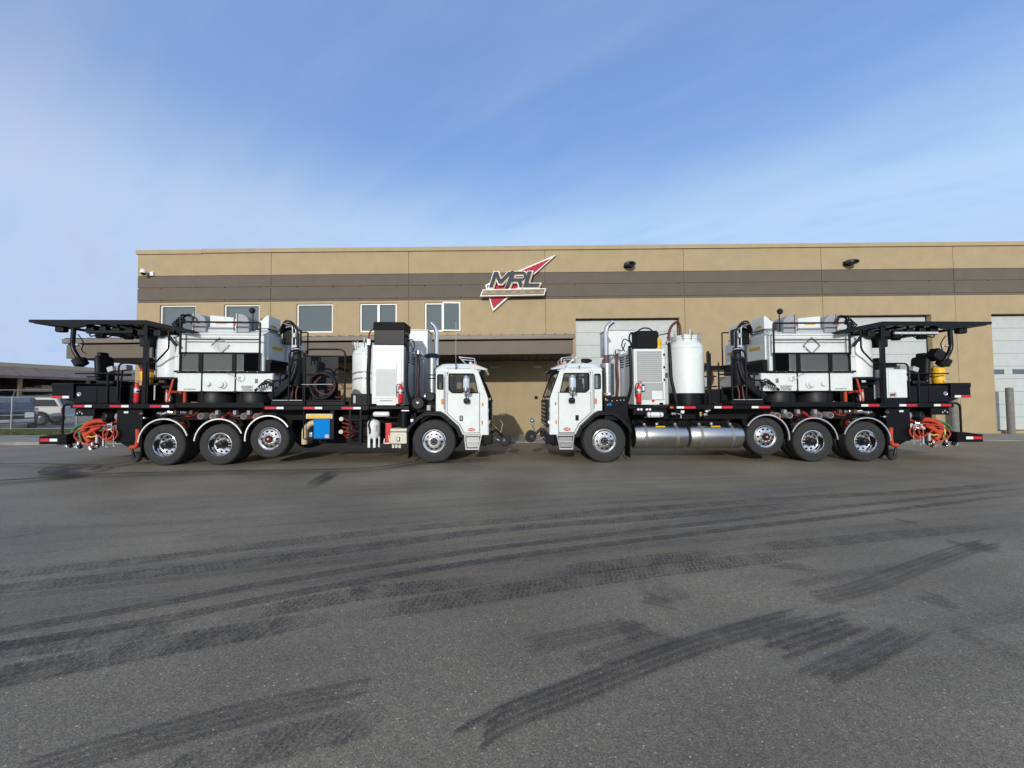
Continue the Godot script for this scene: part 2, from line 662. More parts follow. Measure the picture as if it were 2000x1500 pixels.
const TRACKS := [
	[0, 0.26, 0.70, [-5.89, -3.46, -4.93, -3.76, -3.99, -4.05, -2.94, -4.47, -1.33, -5.04, 0.00, -5.37, 2.79, -6.05, 5.20, -6.57, 7.31, -6.92, 10.06, -7.61]],
	[0, 0.26, 0.75, [-5.48, -3.23, -4.56, -3.48, -3.68, -3.74, -2.66, -4.05, -1.48, -4.50, 0.00, -5.04, 1.78, -5.42, 3.49, -5.88, 4.88, -6.16]],
	[1, 0.19, 0.80, [-4.39, -2.59, -3.73, -2.86, -2.80, -3.29, -2.32, -3.54, -1.30, -3.97, 0.00, -4.45, 1.63, -4.94, 3.20, -5.39, 5.11, -5.96, 9.39, -7.11]],
	[1, 0.19, 0.90, [-4.12, -2.44, -3.50, -2.69, -2.73, -2.99, -2.14, -3.27, -1.21, -3.69, 0.00, -4.15, 2.22, -4.81, 4.72, -5.51, 8.85, -6.70]],
	[0, 0.27, 0.80, [-3.92, -2.51, -3.45, -2.65, -2.90, -2.78, -2.41, -2.96]],
	[0, 0.27, 0.85, [-2.23, -2.99, -1.32, -3.37, -0.12, -3.64]],
	[0, 0.28, 0.80, [0.20, -3.74, 1.32, -4.01, 2.23, -4.25]],
	[0, 0.28, 0.70, [2.55, -4.32, 3.73, -4.55, 6.82, -5.18]],
	[0, 0.30, 1.00, [-3.51, -2.26, -3.11, -2.40, -2.30, -2.72, -1.38, -3.03]],
	[0, 0.30, 0.85, [-1.28, -3.03, 0.00, -3.42, 1.23, -3.76, 3.35, -4.25]],
	[1, 0.24, 0.80, [-2.17, -1.79, -2.00, -1.88, -1.38, -2.13, -0.88, -2.27]],
	[0, 0.24, 0.70, [-1.57, -1.75, -1.42, -1.84, -0.97, -2.00, -0.67, -2.07]],
	[1, 0.225, 1.30, [-0.19, -1.97, 0.00, -2.10, 0.45, -2.31, 1.21, -2.66, 2.23, -3.03]],
	[1, 0.29, 1.20, [1.70, -2.61, 2.10, -2.77, 2.59, -2.96]],
	[1, 0.22, 1.10, [1.82, -2.36, 2.31, -2.57, 2.87, -2.82]],
	[1, 0.25, 0.90, [2.57, -3.27, 3.13, -3.46, 3.99, -3.85, 4.91, -4.25, 5.52, -4.47]],
	[1, 0.22, 0.70, [0.46, -2.51, 0.79, -2.65, 1.16, -2.77]],
	[1, 0.22, 0.60, [0.14, -2.68, 0.55, -2.80, 0.95, -2.93]],
	[1, 0.18, 0.50, [2.38, -3.46, 3.13, -3.68, 4.02, -3.93]],
	[2, 0.30, 0.90, [5.16, -4.51, 5.19, -4.39, 5.16, -4.22]],
	[2, 0.24, 0.90, [3.47, -3.27, 3.52, -3.21, 3.61, -3.15]],
	[2, 0.24, 1.00, [0.83, -2.85, 0.89, -2.80, 0.97, -2.74]],
	[2, 0.18, 0.70, [1.10, -3.27, 1.22, -3.21, 1.32, -3.16]],
	[2, 0.20, 0.80, [-1.44, -3.53, -1.34, -3.48, -1.25, -3.44]],
	[2, 0.16, 0.50, [5.25, -5.28, 5.29, -5.22, 5.36, -5.16]],
	[2, 0.16, 0.60, [2.55, -3.89, 2.78, -3.85, 2.93, -3.79]],
	[3, 0.14, 0.50, [-7.22, -4.58, -6.19, -4.71, -6.06, -4.80, -5.86, -4.92]],
	[3, 0.12, 0.50, [-5.11, -5.96, -4.76, -6.02, -4.67, -6.10]],
	[3, 0.12, 0.50, [-4.03, -4.71, -3.81, -4.83, -3.66, -4.96]],
	[3, 0.12, 0.40, [-3.69, -4.68, -3.54, -4.73, -3.38, -4.80]],
	[3, 0.50, 0.60, [3.09, -2.60, 3.25, -2.62, 3.35, -2.61]],
	[3, 0.45, 0.50, [1.06, -3.37, 1.29, -3.40, 1.50, -3.46]],
]
const CRACKS := [
	[0.09, [-12.56, -7.31, -10.25, -7.75, -8.95, -8.35, -6.85, -8.63, -3.55, -8.93, -2.34, -9.82, 0.00, -10.38]],
	[0.07, [-15.73, -9.90, -12.91, -9.75, -12.07, -9.75, -10.16, -9.53, -9.91, -9.97, -9.84, -10.46]],
	[0.22, [-9.17, -8.35, -9.79, -8.41, -10.19, -8.58, -10.70, -9.06, -10.97, -9.39]],
	[0.07, [-10.97, -9.39, -10.23, -9.60]],
	[0.07, [-10.13, -9.53, -9.74, -9.06, -9.61, -8.75]],
	[0.10, [-4.00, -8.63, -3.93, -8.04, -3.80, -7.19]],
]


# ---------------------------------------------------------------- ground
# A print of separate ribs, side by side, that start and end a little differently.
func ribs(pts: Array, width: float, y: float, strength: float, count: int) -> Geo:
	var g := Geo.new()
	for k in count:
		var off := ((k + 0.5) / count - 0.5) * width
		var moved := []
		var n := pts.size() / 2
		for i in n:
			var a := V2(pts[2 * maxi(i - 1, 0)], pts[2 * maxi(i - 1, 0) + 1])
			var b := V2(pts[2 * mini(i + 1, n - 1)], pts[2 * mini(i + 1, n - 1) + 1])
			var d := (b - a).normalized()
			var p := V2(pts[2 * i], pts[2 * i + 1]) + V2(-d.y, d.x) * (off + rng.randf_range(-0.003, 0.003))
			if i == 0 or i == n - 1:
				p += d * rng.randf_range(-0.09, 0.09)
			moved.append_array([p.x, p.y])
		ribbon(moved, width / count * 0.68, y, 1.3, strength * rng.randf_range(0.8, 1.0), 1.5, g)
	return g


func ribbon(pts: Array, width: float, y: float, per_metre: float, strength: float, soft_ends := 4.5, into: Geo = null) -> Geo:
	var g := into if into else Geo.new()
	var path := []
	for i in range(0, pts.size(), 2):
		path.append(V(pts[i], y, pts[i + 1]))
	path = flow(path, 8)
	var run := 0.0
	var n := path.size()
	for i in n - 1:
		var a: Vector3 = path[i]
		var b: Vector3 = path[i + 1]
		var da: Vector3 = (path[mini(i + 1, n - 1)] - path[maxi(i - 1, 0)]).normalized()
		var db: Vector3 = (path[mini(i + 2, n - 1)] - path[i]).normalized()
		var wa := width / 2 * lerpf(0.55, 1.0, clampf(minf(i, n - 1 - i) / soft_ends, 0, 1))
		var wb := width / 2 * lerpf(0.55, 1.0, clampf(minf(i + 1, n - 2 - i) / soft_ends, 0, 1))
		var sa := V(da.z, 0, -da.x) * wa
		var sb := V(db.z, 0, -db.x) * wb
		var l := a.distance_to(b)
		var u0 := run * per_metre
		var u1 := (run + l) * per_metre
		var fa := strength * clampf(minf(i, n - 1 - i) / soft_ends + 0.1, 0, 1)
		var fb := strength * clampf(minf(i + 1, n - 2 - i) / soft_ends + 0.1, 0, 1)
		var up := Vector3.UP
		g.tri(a + sa, b - sb, b + sb, up, up, up, V2(0, u0), V2(1, u1), V2(0, u1))
		g.tri(a + sa, a - sa, b - sb, up, up, up, V2(0, u0), V2(1, u0), V2(1, u1))
		for c in [fa, fb, fb, fa, fb, fa]:
			g.C.append(Color(1, 1, 1, c))
		run += l
	return g


func ground():
	var lot_material := asphalt_material()
	print_material("print_blocks", 0, 0.030, 0.030, 0.031)
	print_material("print_ribs", 1, 0.026, 0.026, 0.028)
	print_material("print_lines", 2, 0.030, 0.030, 0.031)
	print_material("print_smear", 3, 0.040, 0.040, 0.042)
	print_material("print_rib", 5, 0.026, 0.026, 0.028)
	print_material("print_scuff", 3, 0.30, 0.29, 0.27)
	print_material("crack_filler", 4, 0.030, 0.030, 0.030)
	var g := Geo.new()
	g.quad(V(-900, 0, 300), V(900, 0, 300), V(900, 0, -900), V(-900, 0, -900))
	var lot := structure("asphalt_lot", g, lot_material, "grey asphalt yard with dark tyre prints")
	var lift := 0.004
	for t in TRACKS:
		var r := ribbon(t[3], t[1] * (0.9 if t[0] != 1 else 0.72), lift, 1.1 if t[0] == 0 else 1.3, minf(t[2] * 0.64, 0.82))
		if t[0] == 1 and t[2] > 0.55 and t[3].size() < 12:
			r = ribs(t[3], t[1] * 0.85, lift, minf(t[2] * 0.72, 0.86), 4)
			build("tyre_mark", r, "print_rib", lot)
			lift += 0.0006
			continue
		if t[0] == 2:
			r = ribs(t[3], t[1], lift, 0.7, 5)
			build("tyre_mark", r, "print_rib", lot)
			lift += 0.0006
			continue
		build("tyre_mark", r, ["print_blocks", "print_ribs", "print_lines", "print_smear"][t[0]], lot)
		lift += 0.0006
	# many fainter sweeps of other lorries, roughly along the same curve
	for i in 44:
		var z0 := rng.randf_range(-8.2, -2.0)
		var x0 := rng.randf_range(-9.0, 5.0)
		var long := rng.randf_range(2.5, 9.0)
		var lean := rng.randf_range(0.16, 0.34)
		var curve := rng.randf_range(-0.012, 0.004)
		var pts := []
		for k in 6:
			var x := x0 + long * k / 5.0
			pts.append_array([x, z0 - lean * (x - x0) - curve * (x - x0) * (x - x0)])
		for k in (2 if i % 3 else 1):
			var moved := pts.duplicate()
			for m in range(1, moved.size(), 2):
				moved[m] -= k * 0.36
			build("tyre_mark", ribbon(moved, rng.randf_range(0.12, 0.24), lift, 1.2, rng.randf_range(0.08, 0.22) * (0.5 if z0 < -6.0 else 1.0), 14.0), ["print_smear", "print_ribs", "print_scuff", "print_lines", "print_scuff", "print_smear"][i % 6], lot)
			lift += 0.0006
	# long narrow double tracks that sweep right across the yard
	for i in 7:
		var z0: float = [-2.9, -3.6, -4.4, -5.2, -6.3, -7.0, -3.2][i]
		var lean: float = [0.27, 0.24, 0.25, 0.22, 0.17, 0.12, 0.33][i]
		for k in 2:
			var pts := []
			for m in 8:
				var x := -8.5 + m * 2.6
				pts.append_array([x, z0 - k * 0.34 - lean * (x + 4.0) + 0.004 * (x + 4.0) * (x + 4.0) + rng.randf_range(-0.03, 0.03)])
			build("tyre_mark", ribbon(pts, rng.randf_range(0.11, 0.16), lift, 1.3, rng.randf_range(0.16, 0.32), 20.0), ["print_ribs", "print_lines", "print_blocks"][i % 3], lot)
			lift += 0.0006
	for c in CRACKS:
		build("sealed_crack", ribbon(c[1], c[0] * 2.0, lift, 0.5, 0.92), "crack_filler", lot)
		lift += 0.0006
	# a round patch in front of the left cab, some thin oil stains
	var st := Geo.new()
	for i in 24:
		var a := TAU * i / 24
		var b := TAU * (i + 1) / 24
		st.tri(V(-0.92, lift, -8.87), V(-0.92 + cos(a) * 0.24, lift, -8.87 - sin(a) * 0.5), V(-0.92 + cos(b) * 0.24, lift, -8.87 - sin(b) * 0.5))
		for k in 3:
			st.C.append(Color(1, 1, 1, 0.55))
	build("patch", st, "crack_filler", lot)
	# pale concrete along the building, a kerb and a strip of grass at the left
	var c := Geo.new()
	for i in 9:
		c.box(-17.4 + i * 5.6, -11.815 + i * 5.6, -0.2, 0.035, -14.52, -17.15, 0.01)
	structure("concrete_apron", c, "concrete", "pale concrete apron along the foot of the building")
	var k := Geo.new()
	for i in 12:
		k.box(-60 + i * 3.6, -56.41 + i * 3.6, -0.2, 0.125, -14.25, -14.42, 0.02)
		k.box(-60 + i * 3.6, -56.41 + i * 3.6, -0.2, 0.12, -14.425, -16.9, 0.01)
	structure("kerb", k, "concrete", "pale concrete kerb and walk left of the building")
	var s := Geo.new()
	s.box(-60, -17.45, -0.2, 0.11, -16.9, -20.2, 0.02)
	structure("grass_bank", s, "soil")
	var blade := Geo.new()
	blade.tri(V(-0.006, 0, 0), V(0.006, 0, 0), V(0.004, 0.09, 0.02))
	blade.tri(V(-0.03, 0, 0.01), V(-0.02, 0, 0.01), V(-0.035, 0.07, -0.02))
	blade.tri(V(0.02, 0, -0.01), V(0.03, 0, -0.01), V(0.04, 0.08, 0.0))
	var mm := MultiMesh.new()
	mm.transform_format = MultiMesh.TRANSFORM_3D
	mm.mesh = blade.mesh(M.grass_blade)
	mm.instance_count = 24000
	for i in mm.instance_count:
		var sc := rng.randf_range(0.5, 1.25)
		mm.set_instance_transform(i, Transform3D(Basis(Vector3.UP, rng.randf() * TAU).scaled(Vector3.ONE * sc), V(rng.randf_range(-34, -17.5), 0.105, rng.randf_range(-20.1, -16.95))))
	var gr := MultiMeshInstance3D.new()
	gr.name = "grass"
	gr.multimesh = mm
	add_child(gr, true)
	gr.set_meta("kind", "stuff")
	gr.set_meta("label", "short dry grass on the strip behind the kerb")


# ---------------------------------------------------------------- the building, its front at z = 0 of its own axes
const JOINTS := [-16.9, -10.85, -4.62, 1.56, 7.84, 14.08, 20.06, 26.1, 32.2, 38.3]
const OPENINGS := [[-15.85, -14.22, 4.71, 6.02], [-12.96, -11.35, 4.71, 6.02], [-9.68, -8.04, 4.71, 6.02], [-6.83, -5.16, 4.71, 6.02], [-3.90, -2.27, 4.71, 6.02], [2.91, 7.59, 0.0, 5.24], [14.26, 18.95, 0.0, 5.27], [21.65, 26.33, 0.0, 5.27]]


func wall_piece(x0: float, x1: float, y0: float, y1: float) -> Geo:
	var g := Geo.new()
	var xs := [x0, x1]
	for o in OPENINGS:
		for k in [o[0], o[1]]:
			if k > x0 and k < x1:
				xs.append(k)
	xs.sort()
	for i in xs.size() - 1:
		var mid: float = (xs[i] + xs[i + 1]) / 2
		var from := y0
		for o in OPENINGS:
			if mid > o[0] and mid < o[1] and o[2] < y1 and o[3] > y0:
				if o[2] > from:
					g.box(xs[i], xs[i + 1], from, o[2], 0, -0.3, 0)
				from = o[3]
		if from < y1:
			g.box(xs[i], xs[i + 1], from, y1, 0, -0.3, 0)
	return g


func building():
	var b := base("warehouse", V(0, 0, -17.2), "long tan concrete building with two brown stripes and garage doors", "building")
	b.rotation.z = 0.0062
	for i in JOINTS.size() - 1:
		var x0: float = JOINTS[i] + 0.010
		var x1: float = JOINTS[i + 1] - 0.010
		build("wall_panel", wall_piece(x0, x1, -0.3, 6.13), "tan_wall", b)
		build("wall_panel", wall_piece(x0, x1, 7.36, 8.40), "tan_wall", b)
		for s in [[6.145, 6.215], [6.245, 6.775], [6.82, 7.335]]:
			var g := Geo.new()
			g.box(x0, x1, s[0], s[1], 0.0 if s[0] > 6.2 else -0.012, -0.3, 0.008)
			build("stripe_panel", g, "brown_band", b)
	var core := Geo.new()
	var xs := [-16.88]
	for o in OPENINGS:
		xs.append(o[0])
		xs.append(o[1])
	xs.append(38.28)
	for i in range(0, xs.size(), 2):
		core.box(xs[i] + 0.02, xs[i + 1] - 0.02, -0.29, 8.3, -0.026, -0.36, 0)
	for o in OPENINGS:
		core.box(o[0] + 0.021, o[1] - 0.021, o[3] + 0.02, 8.3, -0.0265, -0.36, 0)
		if o[2] > 0.5:
			core.box(o[0] + 0.021, o[1] - 0.021, -0.29, o[2] - 0.02, -0.0265, -0.36, 0)
	build("joint_backing", core, "joint_sealant", b)
	var cap := Geo.new()
	cap.box(-13.98, 38.4, 8.375, 8.56, 0.06, -0.36, 0.012)
	build("parapet_cap", cap, "tan_trim", b)
	cap = Geo.new()
	cap.box(-16.97, -13.985, 8.345, 8.535, 0.05, -0.36, 0.012)
	build("parapet_cap", cap, "tan_trim", b)
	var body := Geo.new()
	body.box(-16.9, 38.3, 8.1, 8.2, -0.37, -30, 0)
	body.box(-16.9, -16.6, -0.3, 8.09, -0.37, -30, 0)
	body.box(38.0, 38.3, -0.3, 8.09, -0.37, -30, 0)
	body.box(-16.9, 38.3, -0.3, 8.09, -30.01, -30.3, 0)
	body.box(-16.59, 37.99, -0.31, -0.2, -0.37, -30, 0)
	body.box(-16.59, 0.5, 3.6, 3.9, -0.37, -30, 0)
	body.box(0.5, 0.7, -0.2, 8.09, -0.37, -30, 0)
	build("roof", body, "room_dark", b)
	for i in 5:
		window(b, OPENINGS[i], i)
	for i in range(5, 8):
		garage_door(b, OPENINGS[i])
	canopy(b)
	# small fittings by the door under the canopy
	var h := Geo.new()
	h.box(0.83, 0.93, 0.62, 0.78, 0.04, -0.01, 0.01)
	h.box(1.28, 1.36, 0.58, 0.66, 0.04, -0.01, 0.01)
	build("outlet_box", h, "bollard_grey", b)
	h = Geo.new()
	h.cyl(V(1.08, 1.70, 0), V(1.08, 1.70, 0.09), 0.06)
	h.tube([V(1.0, 1.70, 0.11), V(1.16, 1.70, 0.11)], 0.02)
	build("hose_bib", h, "black_matte", b)
	# scupper and downpipe box under the canopy, right
	for x in [-0.75, 1.15]:
		h = Geo.new()
		h.box(x - 0.2, x + 0.2, 3.0, 3.12, 0.18, -0.01, 0.02)
		build("canopy_lamp", h, "light_grey", b)


func window(b: Node3D, o: Array, n: int):
	var x0: float = o[0] + 0.004
	var x1: float = o[1] - 0.004
	var y0: float = o[2] + 0.004
	var y1: float = o[3] - 0.004
	var f := Geo.new()
	var w := 0.065
	var z := -0.06
	f.box(x0, x1, y1 - w, y1, z, z - 0.12, 0.006)
	f.box(x0, x1, y0, y0 + w, z, z - 0.12, 0.006)
	f.box(x0, x0 + w, y0 + w, y1 - w, z, z - 0.12, 0.006)
	f.box(x1 - w, x1, y0 + w, y1 - w, z, z - 0.12, 0.006)
	var fr := build("window", f, "frame_white", b)
	var mid := (x0 + x1) / 2
	var panes := [[x0 + w, x1 - w]]
	if n >= 3:
		var m := Geo.new()
		m.box(mid - 0.055, mid + 0.055, y0 + w, y1 - w, z + 0.005, z - 0.11, 0.006)
		build("mullion", m, "frame_white", fr)
		panes = [[x0 + w, mid - 0.055], [mid + 0.055, x1 - w]]
	for i in panes.size():
		var p := Geo.new()
		if n == 4 and i == 1:
			# this sash is tilted open a little
			var s := Geo.new()
			var a: float = panes[1][0] - 0.05
			var e: float = x1 - 0.01
			var turn := Transform3D(Basis(Vector3.UP, 0.10), V(e, 0, z + 0.03))
			for q in [[a - e, a - e + 0.06, y0, y1 + 0.02], [-0.06, 0, y0, y1 + 0.02], [a - e + 0.06, -0.06, y1 - 0.05, y1 + 0.02], [a - e + 0.06, -0.06, y0, y0 + 0.06]]:
				s.box(q[0], q[1], q[2], q[3], 0, 0.05, 0.005, 1, turn)
			build("open_sash", s, "frame_white", fr)
			p.quad(turn * V(a - e + 0.06, y0 + 0.06, 0.02), turn * V(-0.06, y0 + 0.06, 0.02), turn * V(-0.06, y1 - 0.05, 0.02), turn * V(a - e + 0.06, y1 - 0.05, 0.02))
		else:
			p.quad(V(panes[i][0], y0 + w, z - 0.06), V(panes[i][1], y0 + w, z - 0.06), V(panes[i][1], y1 - w, z - 0.06), V(panes[i][0], y1 - w, z - 0.06))
		build("pane", p, "window_glass", fr)
	# blinds in the two left windows
	if n < 2:
		for k in 22:
			var s := Geo.new()
			var y := y1 - 0.10 - k * 0.054
			if y < y0 + 0.05:
				break
			s.box(x0 + 0.05, x1 - 0.05, y - 0.002, y + 0.002, -0.024, 0.024, 0, 1, Transform3D(Basis(Vector3.RIGHT, 0.9 + 0.06 * sin(k * 2.3)), V(0, y, -0.21)).translated_local(V(0, -y, 0)))
			build("blind_slat", s, "blind", fr)
	else:
		var s := Geo.new()
		s.box(x0 + 0.2, x0 + 0.75, y0 - 0.2, y0 + 0.35, -1.6, -1.9, 0.01)
		s.box(x0 - 0.5, x1 + 0.5, y1 + 0.1, y1 + 0.2, -2.0, -2.3, 0.01)
		build("office_furniture", s, "light_grey", fr)


func garage_door(b: Node3D, o: Array):
	var z := -0.24
	var n := 9
	var h: float = (o[3] - 0.06) / n
	var fr: MeshInstance3D
	for i in n:
		var g := Geo.new()
		var y0 := 0.03 + h * i
		var y1 := y0 + h - 0.008
		var x0: float = o[0] + 0.02
		var x1: float = o[1] - 0.02
		if i == 4:
			var lites := 5
			var step := (x1 - x0) / lites
			g.box(x0, x1, y0, y0 + 0.20, z, z - 0.05, 0.006)
			g.box(x0, x1, y1 - 0.15, y1, z, z - 0.05, 0.006)
			for k in lites + 1:
				var a := x0 if k == 0 else x0 + step * k - (step - 0.56) / 2
				var e := x1 if k == lites else x0 + step * k + (step - 0.56) / 2
				g.box(a, e, y0 + 0.2, y1 - 0.15, z, z - 0.05, 0)
			var row := build("garage_door_panel", g, "door_white", b)
			for k in lites:
				var p := Geo.new()
				var a := x0 + step * k + (step - 0.56) / 2
				p.quad(V(a, y0 + 0.2, z - 0.02), V(a + 0.56, y0 + 0.2, z - 0.02), V(a + 0.56, y1 - 0.15, z - 0.02), V(a, y1 - 0.15, z - 0.02))
				build("pane", p, "window_glass", row)
		else:
			g.box(x0, x1, y0, y1, z, z - 0.05, 0.006)
			build("garage_door_panel", g, "door_white", b)
	var t := Geo.new()
	t.box(o[0], o[1], o[3] - 0.05, o[3], z + 0.03, z - 0.05, 0)
	t.box(o[0], o[0] + 0.022, 0, o[3] - 0.05, z + 0.03, z - 0.05, 0)
	t.box(o[1] - 0.022, o[1], 0, o[3] - 0.05, z + 0.03, z - 0.05, 0)
	build("door_seal", t, "black_matte", b)


func canopy(b: Node3D):
	var x0 := -16.78
	var x1 := 2.33
	var zf := 2.78
	var g := Geo.new()
	g.box(x0, x1, 3.33, 3.845, zf, zf - 0.12, 0.01)
	g.box(x0, x0 + 0.12, 3.33, 3.845, zf - 0.125, 0.01, 0.01)
	g.box(x1 - 0.12, x1, 3.33, 3.845, zf - 0.125, 0.01, 0.01)
	var c := build("canopy", g, "brown_fascia", b)
	g = Geo.new()
	g.box(x0 - 0.06, x1 + 0.06, 3.885, 4.06, zf + 0.12, zf - 0.04, 0.02)
	build("gutter", g, "brown_trim", c)
	g = Geo.new()
	g.box(x0 + 0.02, x1 - 0.02, 3.84, 3.89, zf - 0.04, zf - 0.1, 0)
	build("gap", g, "black_void", c)
	g = Geo.new()
	g.quad(V(x0 - 0.05, 4.05, zf + 0.05), V(x1 + 0.05, 4.05, zf + 0.05), V(x1 + 0.05, 4.42, 0.01), V(x0 - 0.05, 4.42, 0.01))
	g.quad(V(x1 + 0.05, 3.9, zf), V(x1 + 0.05, 3.9, 0.01), V(x1 + 0.05, 4.42, 0.01), V(x1 + 0.05, 4.05, zf))
	g.quad(V(x0 - 0.05, 3.9, zf), V(x0 - 0.05, 3.9, 0.01), V(x0 - 0.05, 4.42, 0.01), V(x0 - 0.05, 4.05, zf))
	var x := x0
	while x < x1:
		g.bar(V(x, 4.075, zf + 0.05), V(x, 4.435, 0.02), 0.05, 0.05, 0.01)
		x += 0.41
	build("canopy_roof", g, "brown_trim", c)
	g = Geo.new()
	x = x0 + 0.13
	while x < x1 - 0.2:
		g.box(x, minf(x + 0.29, x1 - 0.125), 3.335, 3.36, zf - 0.125, 0.01, 0.004)
		x += 0.3
	build("soffit", g, "dark_soffit", c)


func wall_fittings():
	var wall := func(x: float, y: float) -> Vector3: return V(x, y + x * 0.0062, -17.2)
	# the sign
	var s := base("logo_sign", wall.call(0, 0), "red arrow sign with grey MRL letters over a road strip", "sign")
	s.rotation.z = 0.0062
	var at := func(list: Array) -> Array:
		var out := []
		for i in range(0, list.size(), 2):
			out.append(V2((920 + list[i] / 10.526 - 1000) * 0.02293, 1.69 + (777.6 - (480 + list[i + 1] / 10.526)) * 0.02293))
		return out
	var g := Geo.new()
	g.prism(at.call([1790, 182, 315, 800, 470, 1350]), 0.03, 0.13, "z")
	var arrow := build("arrow", g, "sign_white", s)
	g = Geo.new()
	g.prism(at.call([1690, 250, 345, 815, 478, 1298]), 0.125, 0.136, "z")
	build("red_face", g, "sign_red", arrow)
	g = Geo.new()
	g.prism(at.call([270, 920, 1565, 906, 1525, 1050, 212, 1064]), 0.16, 0.33, "z", 0.006)
	var road := build("road_strip", g, "sign_white", s)
	g = Geo.new()
	g.prism(at.call([280, 938, 1538, 924, 1508, 1031, 240, 1046]), 0.325, 0.337, "z")
	build("road_face", g, "sign_road", road)
	g = Geo.new()
	for q in [[287, 951, 1529, 937, 1527, 943, 285, 957], [261, 1014, 1511, 1002, 1510, 1007, 259, 1019]]:
		g.prism(at.call(q), 0.338, 0.342, "z")
	for x in [265, 430, 650, 860, 1030, 1230, 1430]:
		g.prism(at.call([x + 6, 977, x + 100, 976, x + 94, 990, x, 991]), 0.338, 0.342, "z")
	build("lane_lines", g, "sign_gold", road)
	var em := [400, 878, 505, 560, 582, 560, 640, 718, 790, 560, 840, 560, 850, 640, 742, 888, 818, 640, 668, 800, 598, 800, 546, 678, 470, 878]
	var letters := [
		["letter_m", [[398, 880, 502, 560, 582, 560, 640, 720, 795, 560, 868, 560, 770, 880, 735, 880, 822, 640, 662, 802, 598, 802, 545, 676, 472, 880]]],
		["letter_r", [[740, 880, 862, 560, 1110, 560, 1150, 585, 1160, 640, 1118, 640, 1106, 617, 925, 617, 898, 700, 860, 765, 815, 880], [898, 700, 1080, 700, 1105, 682, 1118, 640, 1160, 640, 1140, 705, 1085, 745, 1060, 760, 1085, 830, 1062, 880, 1015, 880, 985, 765, 860, 765]]],
		["letter_l", [[1090, 880, 1190, 560, 1272, 560, 1200, 808, 1430, 808, 1404, 880]]],
	]
	for l in letters:
		var back := Geo.new()
		var gold := Geo.new()
		var face := Geo.new()
		for o in l[1]:
			var outline := PackedVector2Array(at.call(o))
			for q in Geometry2D.offset_polygon(outline, 0.052, Geometry2D.JOIN_MITER):
				var shifted := []
				for p in q:
					shifted.append(p + V2(0.018, -0.018))
				back.prism(shifted, 0.17, 0.318, "z")
			for q in Geometry2D.offset_polygon(outline, 0.012, Geometry2D.JOIN_MITER):
				var shifted := []
				for p in q:
					shifted.append(p + V2(0.046, -0.034))
				gold.prism(shifted, 0.30, 0.326, "z")
			face.prism(outline, 0.30, 0.345 + 0.003 * letters.find(l), "z")
		var bk := build(l[0], back, "sign_white", s)
		build("gold_edge", gold, "sign_gold", bk)
		build("grey_face", face, "sign_grey", bk)
	# two lamps on the wall
	var lamps := [[5.27, 7.62, "dark wall lamp left, between the sign and the right truck"], [15.2, 7.62, "dark wall lamp above the right truck's white hopper"]]
	for l in lamps:
		var o := base("wall_lamp", wall.call(l[0], l[1]), l[2], "lamp", "dark lamps on the upper wall")
		var q := Geo.new()
		q.box(-0.2, 0.16, -0.11, 0.09, 0.0, 0.10, 0.03, 2)
		build("mount", q, "black_plastic", o)
		q = Geo.new()
		var rows := []
		for i in 9:
			var t := float(i) / 8
			var row := []
			for j in 13:
				var a := PI * 2 * j / 12
				var rad := sqrt(maxf(0, 1 - pow(2 * t - 1, 4)))
				row.append(V(cos(a) * (0.30 - 0.10 * t) * rad + 0.03, 0.03 + sin(a) * (0.14 - 0.04 * t) * rad - t * 0.06, 0.06 + t * 0.42))
			rows.append(row)
		q.sheet(rows)
		build("hood", q, "lamp_grey", o)
	var cam := base("security_camera", wall.call(-16.42, 7.42), "small white security camera at the left corner of the wall", "camera")
	var q := Geo.new()
	q.box(0.05, 0.24, -0.07, 0.12, 0, 0.07, 0.02, 2)
	q.bar(V(0.1, 0.05, 0.05), V(0.0, 0.1, 0.22), 0.05, 0.05, 0.02)
	build("bracket", q, "frame_white", cam)
	q = Geo.new()
	q.lathe([V2(0, 0.18), V2(0.09, 0.17), V2(0.12, 0.08), V2(0.12, 0), V2(0, 0)], V(-0.04, 0.0, 0.22), Vector3.UP, 16)
	build("housing", q, "frame_white", cam)
	q = Geo.new()
	q.ball(V(-0.04, 0, 0.22), 0.1, 12)
	build("dome", q, "black_plastic", cam)
	# bollards by the right garage doors
	var bl := [[21.88, -16.9, "grey steel bollard standing in front of the rightmost garage door", 2.03], [19.42, -16.9, "grey steel bollard behind the right truck's orange hoses", 1.95], [14.1, -16.4, "grey steel bollard hidden behind the right truck's wheels", 1.4]]
	for i in 2:
		var o := base("bollard", V(bl[i][0], 0.03, bl[i][1]), bl[i][2], "bollard", "bollards beside the garage doors")
		q = Geo.new()
		var top: float = bl[i][3]
		q.lathe([V2(0, 0), V2(0.12, 0), V2(0.12, top - 0.03), V2(0.10, top), V2(0, top + 0.015)], V(0, 0, 0), Vector3.UP, 20)
		build("post", q, "bollard_grey", o)


